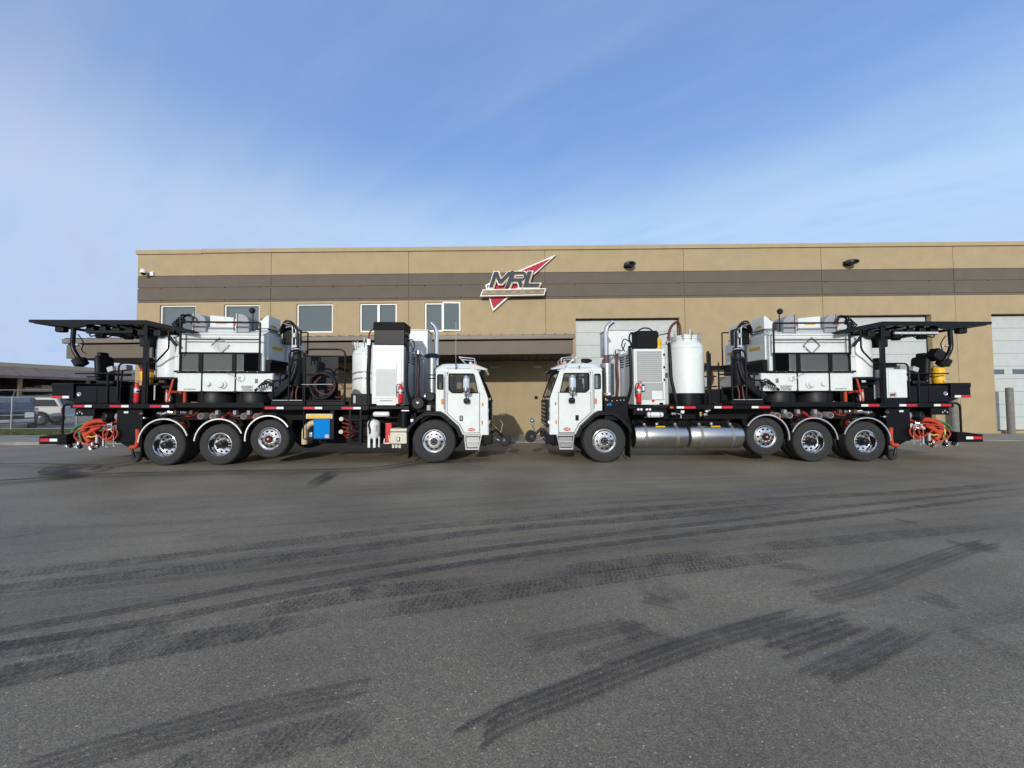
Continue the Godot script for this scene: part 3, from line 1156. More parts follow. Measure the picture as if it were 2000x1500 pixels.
# ---------------------------------------------------------------- far left: open shed, fence, two pickups
func shed():
	var b := base("open_shed", V(-57.5, 0, -40), "long low brown open shed with a tan roof edge at far left", "building")
	b.rotation.y = deg_to_rad(76)
	# its own x runs along the front, away from the viewer; z points out of the front
	var g := Geo.new()
	g.box(-14, 34, 5.45, 5.95, -1.75, -1.95, 0.02)
	build("roof_edge", g, "shed_tan", b)
	g = Geo.new()
	for i in 24:
		var x := -14 + i * 2.0
		g.quad(V(x, 4.42, 0.55), V(x + 1.98, 4.42, 0.55), V(x + 1.98, 5.45, -1.75), V(x, 5.45, -1.75))
		g.box(x - 0.02, x + 0.02, 4.44, 4.5, 0.5, 0.55, 0)
	g.box(-14, 34, 4.1, 4.42, 0.55, 0.45, 0)
	g.box(-14, 34, 5.4, 5.5, -1.96, -12, 0)
	build("roof", g, "shed_roof", b)
	g = Geo.new()
	g.box(-14, 34, 0, 5.4, -11.8, -12, 0)
	g.box(33.8, 34, 0, 5.4, 0.4, -11.8, 0)
	g.box(-14, -13.8, 0, 5.4, 0.4, -11.8, 0)
	build("back_wall", g, "shed_roof", b)
	for i in 9:
		g = Geo.new()
		var x := -13.8 + i * 5.9
		g.box(x, x + 0.3, 0, 4.1, 0.4, 0.1, 0.01)
		build("post", g, "timber", b)
	for i in 8:
		g = Geo.new()
		for y in [0.0, 1.3, 2.5]:
			g.box(-13.2 + i * 5.9, -8.6 + i * 5.9, y + 0.1, y + 0.25, -1.0, -2.6, 0)
			var x := -13.2 + i * 5.9
			while x < -9.2 + i * 5.9:
				var w := rng.randf_range(0.4, 1.4)
				if rng.randf() < 0.75:
					g.box(x, x + w - 0.05, y + 0.252, y + 0.252 + rng.randf_range(0.2, 0.85), -1.0, -2.4, 0.01)
				x += w
		build("shelf_stack", g, ["lumber", "timber", "shed_roof"][i % 3], b)


func fence():
	var f := base("chain_link_fence", V(-36, 0.1, -19.6), "galvanised chain link fence with angled arms at far left", "fence")
	var x := 0.55
	while x < 19:
		var g := Geo.new()
		g.cyl(V(x, 0, 0), V(x, 1.72, 0), 0.032, 10)
		g.tube([V(x, 1.70, 0), V(x + 0.22, 2.08, 0.05)], 0.022, 8)
		build("post", g, "galvanised", f)
		x += 3.32
	for y in [[2.07, 0.25, 0.05], [1.70, 0.0, 0.0], [0.1, 0.0, 0.0]]:
		var g := Geo.new()
		g.tube([V(0 + y[1], y[0], y[2]), V(19 + y[1], y[0], y[2])], 0.022 if y[0] < 2 else 0.016, 8)
		build("rail", g, "galvanised", f)
	var w := Geo.new()
	var n := 0
	var t := -1.6
	while t < 19:
		for k in [1, -1]:
			var a := V(t, 0.08, 0.035)
			var e := V(t + 1.6, 1.68, 0.035)
			if k < 0:
				a = V(t + 1.6, 0.08, 0.04)
				e = V(t, 1.68, 0.04)
			if a.x > 0 and a.x < 19 and e.x > 0 and e.x < 19:
				w.tube([a, e], 0.0015, 3, false)
		t += 0.075
	build("wire_mesh", w, "galvanised", f).set_meta("kind", "stuff")


func road_wheel(called: String, parent: Node3D, at: Vector3, r: float, width: float):
	var g := Geo.new()
	g.lathe([V2(r * 0.62, -width), V2(r * 0.95, -width), V2(r, -width * 0.85), V2(r, -width * 0.15), V2(r * 0.95, 0), V2(r * 0.62, -0.01)], at, V(0, 0, 1), 28)
	var t := build(called, g, "rubber", parent)
	g = Geo.new()
	g.lathe([V2(r * 0.64, -width * 0.9), V2(r * 0.64, -0.02), V2(r * 0.57, -0.03), V2(r * 0.5, -0.07), V2(r * 0.25, -0.05), V2(r * 0.22, -0.01), V2(0, 0)], at, V(0, 0, 1), 24)
	build("rim", g, "silver_paint", t)
	g = Geo.new()
	for i in 8:
		var a := TAU * i / 8
		g.cyl(at + V(cos(a) * r * 0.42, sin(a) * r * 0.42, -0.068), at + V(cos(a) * r * 0.42, sin(a) * r * 0.42, -0.052), r * 0.07, 8, 0.001)
	build("rim_hole", g, "black_void", t)


func pickup(at: Vector3, turn: float, paint: String, topper: bool, label: String):
	var p := base("pickup_truck", at, label, "pickup truck")
	p.rotation.y = turn
	# own axes: nose towards -x, near side +z
	var w := 0.98
	var side := [V2(-2.75, 0.50), V2(-2.78, 0.85), V2(-2.70, 1.08), V2(-1.40, 1.18), V2(2.72, 1.16), V2(2.76, 0.60), V2(2.35, 0.52)]
	var arches := []
	for i in 11:
		var a := PI * i / 10
		arches.append(V2(1.72 + cos(a) * 0.48, 0.42 + sin(a) * 0.48))
	side.append_array(arches)
	side.append_array([V2(1.2, 0.42), V2(-1.35, 0.42)])
	for i in 11:
		var a := PI * i / 10
		side.append(V2(-1.85 + cos(a) * 0.48, 0.42 + sin(a) * 0.48))
	side.append(V2(-2.4, 0.45))
	var g := Geo.new()
	g.prism(side, -w, w, "z", 0.05, true)
	build("body", g, paint, p)
	var cab := [V2(-1.35, 1.15), V2(-0.55, 1.80), V2(-0.35, 1.86), V2(0.85, 1.86), V2(0.98, 1.15)]
	g = Geo.new()
	g.prism(cab, -w * 0.9, w * 0.9, "z", 0.08, true)
	var c := build("cab", g, paint, p)
	for z in [w * 0.9 + 0.003, -w * 0.9 - 0.003]:
		for q in [[V2(-1.0, 1.22), V2(-0.50, 1.70), V2(-0.12, 1.74), V2(-0.12, 1.22)], [V2(0.0, 1.22), V2(0.0, 1.74), V2(0.72, 1.74), V2(0.80, 1.22)]]:
			g = Geo.new()
			g.prism(q, z - 0.004, z + 0.004)
			build("side_window", g, "vinyl", c)
	g = Geo.new()
	g.quad(V(-1.22, 1.22, w * 0.8), V(-1.22, 1.22, -w * 0.8), V(-0.60, 1.79, -w * 0.74), V(-0.60, 1.79, w * 0.74))
	build("windscreen", g, "window_glass", c)
	if topper:
		g = Geo.new()
		g.prism([V2(1.0, 1.16), V2(0.94, 1.84), V2(2.45, 1.82), V2(2.72, 1.16)], -w * 0.92, w * 0.92, "z", 0.06, true)
		var tp := build("topper", g, paint, p)
		for z in [w * 0.92 + 0.003, -w * 0.92 - 0.003]:
			g = Geo.new()
			g.prism([V2(1.08, 1.24), V2(1.06, 1.68), V2(2.34, 1.66), V2(2.54, 1.24)], z - 0.004, z + 0.004)
			build("side_window", g, "vinyl", tp)
		g = Geo.new()
		g.quad(V(2.70, 1.24, w * 0.75), V(2.70, 1.24, -w * 0.75), V(2.50, 1.74, -w * 0.72), V(2.50, 1.74, w * 0.72))
		build("rear_window", g, "vinyl", tp)
	for x in [-1.85, 1.72]:
		road_wheel("wheel", p, V(x, 0.39, w - 0.02), 0.39, 0.26)
		road_wheel("wheel", p, V(x, 0.39, -w + 0.28), 0.39, 0.26)
	g = Geo.new()
	g.box(2.72, 2.92, 0.48, 0.66, -w, w, 0.03)
	build("rear_bumper", g, "chrome" if topper else paint, p)
	g = Geo.new()
	g.box(-2.95, -2.74, 0.45, 0.66, -w, w, 0.04)
	build("front_bumper", g, "polished", p)
	g = Geo.new()
	g.box(-2.82, -2.7, 0.70, 1.02, -w * 0.62, w * 0.62, 0.01)
	var gr := build("grille", g, "black_plastic", p)
	g = Geo.new()
	g.box(-2.84, -2.7, 0.84, 0.90, -w * 0.66, w * 0.66, 0.01)
	build("grille_bar", g, "polished", gr)
	for z in [w * 0.81, -w * 0.81]:
		g = Geo.new()
		g.box(-2.83, -2.6, 0.72, 1.0, z - w * 0.17, z + w * 0.17, 0.03)
		build("headlight", g, "lamp_lens", p)
		g = Geo.new()
		g.box(2.66, 2.785, 0.72, 1.12, z - 0.0 - 0.09 * signf(z), z + 0.17 * signf(z), 0.015)
		build("tail_light", g, "tail_red", p)
	g = Geo.new()
	g.box(-2.965, -2.945, 0.5, 0.64, -0.15, 0.15, 0.004)
	build("number_plate", g, "light_grey", p)
	g = Geo.new()
	g.box(2.755, 2.775, 0.68, 1.13, -w * 0.78, w * 0.78, 0.01)
	build("tailgate", g, paint, p)


# ---------------------------------------------------------------- the two striping trucks
# Own axes: x from the front axle to the rear (mirrored by s), y up from the ground, z = 0 at the near side, minus inwards.
var S := 1.0
var RAKE := 0.0
var T: Node3D


func G() -> Geo:
	return Geo.new(S, RAKE)


func place(x: float, y: float, z: float) -> Vector3:
	return T.transform * V(x * S, y + x * RAKE, z)


func bx(called: String, material: String, parent: Node, x0: float, x1: float, y0: float, y1: float, z0: float, z1: float, r := 0.008) -> MeshInstance3D:
	var g := G()
	g.box(x0, x1, y0, y1, z0, z1, r)
	return build(called, g, material, parent)


func pipe(called: String, material: String, parent: Node, pts: Array, r: float, n := 8) -> MeshInstance3D:
	var g := G()
	g.tube(pts, r, n)
	return build(called, g, material, parent)


func cylinder(called: String, material: String, parent: Node, a: Vector3, b: Vector3, r: float, seg := 20, bev := 0.008) -> MeshInstance3D:
	var g := G()
	g.cyl(a, b, r, seg, bev)
	return build(called, g, material, parent)


func truck_wheel(x: float, y: float, r: float, z: float, width: float, kind: String, near := true):
	var g := G()
	var d := V(0, 0, 1) if near else V(0, 0, -1)
	var o := V(x, y - x * RAKE, z)
	var k := r / 0.52
	var prof := [V2(0.285 * k, -width + 0.03), V2(0.33 * k, -width + 0.005), V2(0.42 * k, -width - 0.012), V2(0.485 * k, -width + 0.002), V2(r - 0.006, -width + 0.03)]
	for i in 5:
		var a := lerpf(-width + 0.03, -0.03, i / 5.0)
		var e := lerpf(-width + 0.03, -0.03, (i + 1) / 5.0)
		prof.append(V2(r, a + 0.005))
		prof.append(V2(r, e - 0.008))
		if i < 4:
			prof.append(V2(r - 0.013, e - 0.006))
			prof.append(V2(r - 0.013, e + 0.003))
	prof.append_array([V2(r - 0.008, -0.02), V2(0.495 * k, -0.002), V2(0.47 * k, 0.008), V2(0.462 * k, 0.005), V2(0.44 * k, 0.012), V2(0.36 * k, 0.008), V2(0.345 * k, 0.011), V2(0.30 * k, -0.012), V2(0.285 * k, -0.03)])
	g.lathe(prof, o, d, 44)
	var t := build("wheel", g, "rubber", T)
	g = G()
	var dish := []
	if kind == "deep":
		dish = [V2(0.278, -width + 0.06), V2(0.30, -0.035), V2(0.302, -0.012), V2(0.285, -0.006), V2(0.268, -0.03), V2(0.255, -0.06), V2(0.246, -0.15), V2(0.225, -0.165), V2(0.10, -0.160), V2(0.0, -0.160)]
	else:
		dish = [V2(0.278, -width + 0.06), V2(0.30, -0.035), V2(0.302, -0.012), V2(0.285, -0.006), V2(0.262, -0.028), V2(0.245, -0.032), V2(0.18, 0.004), V2(0.14, 0.012), V2(0.0, 0.012)]
	if r > 0.54:
		for i in dish.size():
			dish[i] = V2(dish[i].x * 1.03, dish[i].y)
	g.lathe(dish, o, d, 40)
	var face := -0.163 if kind == "deep" else 0.008
	for i in 10:
		var a := TAU * (i + 0.5) / 10
		var at := o + V(cos(a) * 0.128, sin(a) * 0.128, 0) + d * face
		g.cyl(at, at + d * 0.035, 0.016, 8, 0.004)
	build("rim", g, "polished" if kind != "deep" else "chrome", t)
	for i in (10 if near else 0):
		g = G()
		var a := TAU * i / 10
		var q := 0.197
		var f := -0.166 if kind == "deep" else -0.006
		var nrm := d if kind == "deep" else (d * 0.87 + V(cos(a), sin(a), 0) * 0.5).normalized()
		var at := o + V(cos(a) * q, sin(a) * q, 0) + d * (f + 0.004)
		g.cyl(at, at + nrm * 0.006, 0.026, 10, 0.001)
		build("hand_hole", g, "black_void", t)
	g = G()
	if kind == "deep":
		g.lathe([V2(0.112, -0.16), V2(0.105, -0.10), V2(0.09, -0.03), V2(0.082, 0.02), V2(0.06, 0.035), V2(0.0, 0.04)], o, d, 20)
		for i in 8:
			var a := TAU * i / 8
			g.cyl(o + V(cos(a) * 0.072, sin(a) * 0.072, 0) + d * 0.02, o + V(cos(a) * 0.072, sin(a) * 0.072, 0) + d * 0.036, 0.011, 6, 0.002)
	else:
		g.lathe([V2(0.096, 0.0), V2(0.094, 0.03), V2(0.082, 0.05), V2(0.0, 0.052)], o, d, 20)
	build("hub", g, "black_plastic", t)
	if kind == "lift":
		g = G()
		g.lathe([V2(0.036, 0.045), V2(0.036, 0.06), V2(0.0, 0.062)], o, d, 16)
		build("hub_cap", g, "red_paint", t)
		g = G()
		g.lathe([V2(0.016, 0.055), V2(0.014, 0.066), V2(0.0, 0.067)], o, d, 12)
		build("hub_badge", g, "tape_white", t)
	elif kind == "steer":
		g = G()
		for i in 6:
			var a := TAU * i / 6
			g.cyl(o + V(cos(a) * 0.055, sin(a) * 0.055, 0) + d * 0.048, o + V(cos(a) * 0.055, sin(a) * 0.055, 0) + d * 0.058, 0.010, 6, 0.002)
		build("hub_bolt", g, "silver_paint", t)


func fender(x: float, y: float, r: float, a0: float, a1: float):
	var g := G()
	g.arc(V2(x, y), r, a0, a1, -0.64, -0.012, 0.006, 28)
	var f := build("fender", g, "fender_steel", T)
	g = G()
	g.arc(V2(x, y), r - 0.008, a0, a1, -0.03, 0.010, 0.030, 28)
	build("rolled_edge", g, "fender_edge", f)


func tape(x0: float, x1: float, x2: float, y: float, h := 0.056, z := 0.004):
	bx("white_reflector", "tape_white", T, x0, x1 - 0.002, y, y + h, z, z - 0.014, 0.001)
	bx("red_reflector", "tape_red", T, x1 + 0.002, x2, y, y + h, z, z - 0.014, 0.001)


func truck(s: float, at: Vector3, turn: float, rake: float, driver: bool, label: String):
	S = s
	RAKE = rake
	T = base("striping_truck", at, label, "truck", "white road striping trucks parked nose to nose")
	T.rotation.y = turn
	chassis(driver)
	cab(driver)
	compressor(driver)
	middle(driver)
	hoppers(driver)
	station(driver)
	hoses(driver)


func chassis(driver: bool):
	for z in [-0.80, -1.60]:
		bx("frame_rail", "black_paint", T, -1.1, 8.5, 0.80, 1.08, z, z - 0.09)
	for x in [0.0, 5.43, 6.80]:
		var r: float = 0.56 if x == 0 else 0.52
		var w: float = 0.40 if x == 0 else 0.28
		var kind := "steer" if x == 0 else "deep"
		truck_wheel(x, r, r, -0.03, w, kind)
		truck_wheel(x, r, r, -2.45, w, kind, false)
		if x > 0:
			truck_wheel(x, r, r, -0.36, w, kind)
		cylinder("axle", "black_paint", T, V(x, 0.56, -0.3), V(x, 0.56, -2.2), 0.10, 14)
	truck_wheel(4.21, 0.655, 0.495, -0.06, 0.36, "lift")
	truck_wheel(4.21, 0.655, 0.495, -2.42, 0.36, "lift", false)
	cylinder("axle", "black_paint", T, V(4.21, 0.655, -0.3), V(4.21, 0.655, -2.2), 0.07, 14)
	fender(4.21, 0.655, 0.565, -8, 150)
	fender(5.43, 0.53, 0.605, 5, 156)
	fender(6.80, 0.53, 0.605, 2, 162)
	bx("mud_flap", "black_matte", T, 7.36, 7.385, 0.16, 1.0, -0.03, -0.66, 0.003)
	bx("mud_flap", "black_matte", T, 0.655, 0.675, 0.12, 0.95, -0.03, -0.5, 0.003)
	# sub frame, engine, boxes under the deck that close the view
	bx("sub_frame", "black_matte", T, 1.7, 9.0, 1.09, 1.425, -0.45, -2.3)
	bx("engine", "black_matte", T, -0.6, 1.3, 0.60, 1.5, -0.75, -1.75, 0.03)
	bx("gearbox", "black_matte", T, 1.3, 3.6, 0.55, 1.05, -0.85, -1.65, 0.05)
	bx("tank_skirt", "black_matte", T, 0.9, 3.55, 0.45, 1.08, -0.60, -0.70)
	bx("air_bag_frame", "black_matte", T, 4.6, 7.3, 0.60, 1.0, -0.70, -1.8, 0.03)
	# deck
	bx("deck", "black_paint", T, 1.68, 4.34, 1.375, 1.485, -0.0, -2.48)
	bx("deck", "black_paint", T, 4.345, 6.55, 1.43, 1.555, -0.015, -2.48)
	bx("deck", "black_paint", T, 6.555, 9.09, 1.405, 1.525, -0.0, -2.48)
	bx("deck", "black_paint", T, 0.66, 1.675, 1.40, 1.47, -0.06, -2.44)
	var g := G()
	var x := 1.75
	while x < 4.25:
		g.cyl(V(x, 1.452, -0.004), V(x, 1.452, 0.003), 0.010, 6, 0.001)
		g.cyl(V(x + 0.028, 1.425, -0.004), V(x + 0.028, 1.425, 0.003), 0.010, 6, 0.001)
		x += 0.056
	build("deck_edge_studs", g, "black_matte", T)
	for t in [[1.88, 2.07, 2.37, 1.398], [2.86, 3.045, 3.33, 1.398], [3.83, 4.01, 4.30, 1.398], [6.68, 6.86, 7.15, 1.435], [7.67, 7.85, 8.13, 1.435], [8.57, 8.74, 9.02, 1.435]]:
		tape(t[0], t[1], t[2], t[3])
	# motors, orange pipes and lagging between the deck and the wheels
	for p in [[4.66, 1.19], [4.98, 1.20], [5.76, 1.19], [6.07, 1.20]]:
		var q := G()
		q.lathe([V2(0.07, -0.3), V2(0.088, -0.28), V2(0.088, -0.03), V2(0.075, 0.0), V2(0.06, -0.012), V2(0, -0.012)], V(p[0], p[1], -0.22), V(0, 0, 1), 18)
		var m := build("agitator_motor", q, "grey_cover", T)
		cylinder("motor_end", "brown_rust", m, V(p[0], p[1], -0.24), V(p[0], p[1], -0.225), 0.062, 16, 0.003)
	for i in 5:
		var x0 := 4.6 + i * 0.42
		pipe("orange_pipe", "dark_red" if i % 2 else "red_hose", T, flow([V(x0, 1.36, -0.5), V(x0 + 0.12, 1.22, -0.42), V(x0 + 0.3, 1.16 + 0.05 * sin(i * 2.0), -0.4), V(x0 + 0.5, 1.3, -0.5)]), 0.035)
	var foil := G()
	for i in 3:
		var pts := []
		for k in 7:
			pts.append(V(6.42 + k * 0.12, 1.29 + 0.03 * sin(k * 2.1 + i * 1.7), -0.28 - i * 0.16 + 0.03 * cos(k * 1.3)))
		for k in 6:
			foil.cyl(pts[k], pts[k + 1] + V(0.02, 0.01 * sin(k), 0), 0.062 + 0.016 * sin(k * 2.7 + i), 9, 0.02)
	build("foil_lagging", foil, "foil", T)
	for x0 in [4.75, 5.1, 5.55, 6.2, 6.6]:
		bx("valve", "grey_cover" if x0 < 6 else "brown_rust", T, x0, x0 + 0.09, 1.24, 1.36, -0.12, -0.24, 0.02)
	# front bumper, grille, headlights
	bx("front_bumper", "black_paint", T, -1.52, -1.26, 0.47, 0.74, -0.12, -2.36, 0.03)
	bx("bumper_bracket", "black_matte", T, -1.35, -0.78, 0.42, 0.68, -0.18, -0.5)
	# folding guide arm and wheel in front
	var z := -0.75
	var arm := pipe("guide_arm", "black_paint", T, [V(-1.45, 0.72, z), V(-1.62, 0.80, z), V(-1.80, 0.62, z)], 0.035)
	pipe("guide_brace", "galvanised", arm, [V(-1.42, 0.62, z - 0.1), V(-1.7, 0.5, z - 0.1), V(-1.82, 0.66, z - 0.05)], 0.018)
	pipe("guide_brace", "brass", arm, [V(-1.52, 0.95, z - 0.05), V(-1.74, 0.72, z), V(-1.86, 0.95, z + 0.04)], 0.014)
	pipe("guide_brace", "galvanised", arm, [V(-1.72, 0.7, z), V(-1.80, 0.98, z), V(-1.72, 1.06, z)], 0.016)
	g = G()
	var c := V(-1.86, 0.52, z) if not driver else V(-1.88, 0.62, z)
	g.lathe([V2(0.09, -0.05), V2(0.15, -0.045), V2(0.17, -0.02), V2(0.17, 0.02), V2(0.15, 0.045), V2(0.09, 0.05), V2(0.06, 0.03), V2(0, 0.03)], c, V(0.55, 0, 1), 22)
	build("guide_wheel", g, "rubber", arm)
	g = G()
	g.lathe([V2(0, -0.06), V2(0.05, -0.06), V2(0.05, 0.06), V2(0, 0.06)], c, V(0.55, 0, 1), 12)
	build("wheel_hub", g, "galvanised", arm)
	if driver:
		g = G()
		g.ball(V(-1.84, 1.05, z), 0.06, 12)
		build("guide_camera", g, "galvanised", arm)
	# air intake and step gear in the shade behind the cab
	if driver:
		for i in 2:
			var x0 := 0.80 + i * 1.455
			var x1 := x0 + 1.43
			g = G()
			g.lathe([V2(0, 0), V2(0.26, 0.004), V2(0.315, 0.025), V2(0.338, 0.07), V2(0.338, x1 - x0 - 0.07), V2(0.315, x1 - x0 - 0.025), V2(0.26, x1 - x0 - 0.004), V2(0, x1 - x0)], V(x0, 0.66, -0.36), V(1, 0, 0), 44)
			var tank := build("fuel_tank", g, "brushed", T)
			for e in [0.30, 1.12]:
				g = G()
				g.lathe([V2(0.338, -0.04), V2(0.344, -0.04), V2(0.344, 0.04), V2(0.338, 0.04)], V(x0 + e, 0.66, -0.36), V(1, 0, 0), 40)
				build("tank_strap", g, "strap_steel", tank)
				bx("strap_bolt", "galvanised", tank, x0 + e - 0.03, x0 + e + 0.03, 0.93, 1.01, -0.20, -0.26)
				pipe("strap_hanger", "black_paint", tank, bend([V(x0 + e - 0.05, 0.97, -0.2), V(x0 + e - 0.08, 1.09, -0.25), V(x0 + e - 0.14, 1.1, -0.5)], 0.04), 0.016)
			cylinder("filler_cap", "polished", tank, V(x0 + 0.66, 0.985, -0.30), V(x0 + 0.66, 1.035, -0.28), 0.055, 16)
			g = G()
			var up := 0.86
			var ny := sin(up)
			var nz := cos(up)
			var o := V(x0 + 0.70, 0.66 + ny * 0.3415, -0.36 + nz * 0.3415)
			var ty := V(0, nz, -ny)
			g.box(-0.125, 0.125, -0.022, 0.022, 0, 0.003, 0, 1, Transform3D(Basis(V(1, 0, 0), ty, V(0, ny, nz)), o))
			build("caution_label", g, "yellow_plastic", tank)


func glaze(parent: Node, pts: Array):
	var g := G()
	for i in range(1, pts.size() - 1):
		g.tri(pts[0], pts[i], pts[i + 1])
	build("pane", g, "cab_glass", parent)


func cab(driver: bool):
	var zn := -0.10
	var zf := -2.42
	var th := 0.07
	# side walls, both sides
	for z in [zn, zf + th]:
		var near: bool = z == zn
		var g := G()
		g.prism([V2(-1.40, 0.72), V2(-0.74, 0.72), V2(-0.62, 0.96), V2(-0.28, 1.27), V2(-0.16, 1.335), V2(-0.03, 1.345), V2(-0.03, 1.82), V2(-1.355, 1.82), V2(-1.40, 1.68)], z - th, z, "z", 0.012)
		g.prism([V2(-1.355, 1.815), V2(-1.185, 1.815), V2(-1.04, 2.36), V2(-1.155, 2.36)], z - th, z, "z", 0.01)
		g.prism([V2(-0.335, 1.815), V2(-0.225, 1.815), V2(-0.225, 2.36), V2(-0.335, 2.36)], z - th, z, "z", 0.008)
		g.prism([V2(-0.225, 1.815), V2(-0.03, 1.815), V2(-0.03, 2.36), V2(-0.225, 2.36), V2(-0.225, 2.32), V2(-0.10, 2.32), V2(-0.07, 2.29), V2(-0.07, 1.95), V2(-0.10, 1.92), V2(-0.225, 1.92)], z - th, z, "z", 0.0)
		g.prism([V2(-1.17, 2.355), V2(-0.03, 2.355), V2(-0.03, 2.46), V2(-1.1, 2.46)], z - th, z, "z", 0.008)
		var side := build("cab_side", g, "cab_white", T)
		if not near:
			continue
		# door: a skin standing proud, with its window frame
		g = G()
		g.prism([V2(-1.175, 0.785), V2(-0.775, 0.785), V2(-0.665, 1.0), V2(-0.35, 1.285), V2(-0.335, 1.31), V2(-0.335, 1.815), V2(-1.175, 1.815)], z - 0.005, z + 0.014, "z", 0.006)
		var door := build("door", g, "cab_white", T)
		g = G()
		g.prism([V2(-1.188, 0.772), V2(-0.768, 0.772), V2(-0.652, 0.992), V2(-0.336, 1.28), V2(-0.322, 1.305), V2(-0.322, 2.37), V2(-0.35, 2.37), V2(-0.35, 1.83), V2(-1.188, 1.83)], z - 0.003, z + 0.0035)
		build("door_gap", g, "black_matte", door)
		g = G()
		var fr := bend([V(-1.165, 1.82, z), V(-1.05, 2.355, z), V(-0.345, 2.355, z), V(-0.345, 1.82, z)], 0.07)
		for i in fr.size() - 1:
			g.bar(fr[i], fr[i + 1], 0.03, 0.045, 0.006, V(0, 0, 1))
		build("window_frame", g, "cab_white", door)
		g = G()
		var seal := bend([V(-1.135, 1.835, z + 0.002), V(-1.03, 2.325, z + 0.002), V(-0.37, 2.325, z + 0.002), V(-0.37, 1.90, z + 0.002), V(-0.45, 1.835, z + 0.002), V(-1.135, 1.835, z + 0.002)], 0.05, 3)
		g.tube(seal, 0.014, 6)
		build("window_seal", g, "black_matte", door)
		g = G()
		g.prism([V2(-0.46, 1.82), V2(-0.345, 1.82), V2(-0.345, 1.93)], z - 0.03, z + 0.008)
		build("corner_panel", g, "cab_white", door)
		glaze(door, [V(-1.14, 1.82, z - 0.03), V(-0.36, 1.82, z - 0.03), V(-0.36, 2.34, z - 0.03), V(-1.03, 2.34, z - 0.03)])
		bx("door_handle", "black_plastic", door, -0.745, -0.65, 1.085, 1.235, z + 0.022, z, 0.02)
		bx("handle_lever", "polished" if not driver else "black_paint", door, -0.715, -0.68, 1.11, 1.215, z + 0.034, z + 0.018, 0.008)
		g = G()
		var oval := []
		for i in 24:
			oval.append(V2(-0.965 + 0.098 * cos(TAU * i / 24), 0.865 + 0.045 * sin(TAU * i / 24)))
		g.prism(oval, z + 0.012, z + 0.019, "z", 0.0, true)
		var badge := build("oval_badge", g, "polished", door)
		g = G()
		for i in 24:
			oval[i] = V2(-0.965 + 0.090 * cos(TAU * i / 24), 0.865 + 0.038 * sin(TAU * i / 24))
		g.prism(oval, z + 0.014, z + 0.021, "z", 0.0, true)
		build("badge_face", g, "red_paint", badge)
		lettering("badge_script", "Peterbilt", 0.036, "tape_white", badge, V(-0.965 * S, 0.865 - 0.965 * RAKE, z + 0.0225), "Droid Serif", true, 0.003, 0.2, 0.135)
		g = G()
		g.box(-0.292, -0.268, 1.32, 2.40, z + 0.03, z + 0.01, 0.008)
		build("door_pillar_trim", g, "silver_paint", side)
		pipe("grab_rail", "polished", side, bend([V(-0.25, 2.28, z), V(-0.25, 2.28, z + 0.05), V(-0.25, 1.42, z + 0.05), V(-0.25, 1.42, z)], 0.03), 0.012)
		bx("marker_lamp", "amber", side, -0.24, -0.175, 1.53, 1.67, z + 0.025, z - 0.01, 0.012)
		bx("marker_lamp", "amber", side, -1.275, -1.24, 1.49, 1.58, z + 0.02, z - 0.01, 0.008)
		bx("marker_lamp", "amber", side, -1.262, -1.228, 1.00, 1.10, z + 0.02, z - 0.01, 0.008)
		g = G()
		var rw := bend([V(-0.215, 1.92, z + 0.003), V(-0.215, 2.31, z + 0.003), V(-0.07, 2.31, z + 0.003), V(-0.07, 1.92, z + 0.003), V(-0.215, 1.92, z + 0.003)], 0.04, 3)
		g.tube(rw, 0.012, 6)
		build("window_seal", g, "black_matte", side)
		glaze(side, [V(-0.225, 1.92, z - 0.03), V(-0.07, 1.92, z - 0.03), V(-0.07, 2.32, z - 0.03), V(-0.225, 2.32, z - 0.03)])
		# mirrors
		g = G()
		var rows := []
		for i in 11:
			var tt := float(i) / 10
			var row := []
			for j in 17:
				var a := TAU * j / 16
				var w := pow(maxf(0, 1 - pow(absf(2 * tt - 1), 5)), 0.5)
				row.append(V(-0.845 + 0.105 * w * cos(a) * (1.0 - 0.08 * tt), 1.79 + 0.48 * tt, z + 0.27 + 0.07 * w * sin(a)))
			rows.append(row)
		g.sheet(rows)
		var mirror := build("mirror", g, "chrome", T)
		g = G()
		g.box(-0.765, -0.735, 1.82, 2.24, z + 0.21, z + 0.32, 0.012)
		build("mirror_glass", g, "black_plastic", mirror)
		pipe("mirror_arm", "black_paint", mirror, bend([V(-0.84, 1.82, z + 0.27), V(-0.84, 1.70, z + 0.2), V(-0.84, 1.66, z)], 0.05), 0.016)
		g = G()
		g.box(-0.93, -0.76, 1.55, 1.69, z + 0.16, z + 0.05, 0.05, 3)
		build("mirror_foot", g, "black_plastic", mirror)
		# steps
		g = G()
		for q in [[-1.225, -1.145], [-0.785, -0.825]]:
			g.bar(V(q[0], 0.715, z), V(q[1], 0.35, z), 0.04, 0.035, 0.006, V(0, 0, 1))
		var step := build("cab_steps", g, "brushed", T)
		bx("tread", "silver_paint", step, -1.165, -0.805, 0.335, 0.372, z + 0.02, z - 0.26, 0.006)
		bx("tread", "silver_paint", step, -1.195, -0.80, 0.515, 0.545, z + 0.005, z - 0.26, 0.006)
		bx("tread", "silver_paint", step, -1.245, -0.77, 0.69, 0.722, z + 0.03, z - 0.2, 0.006)
		bx("riser", "brushed", step, -1.17, -0.82, 0.545, 0.66, z - 0.05, z - 0.07, 0.004)
		bx("riser", "brushed", step, -1.15, -0.83, 0.39, 0.50, z - 0.05, z - 0.07, 0.004)
		bx("sill_plate", "brushed", step, -1.20, -0.76, 0.728, 0.778, z + 0.016, z - 0.02, 0.006)
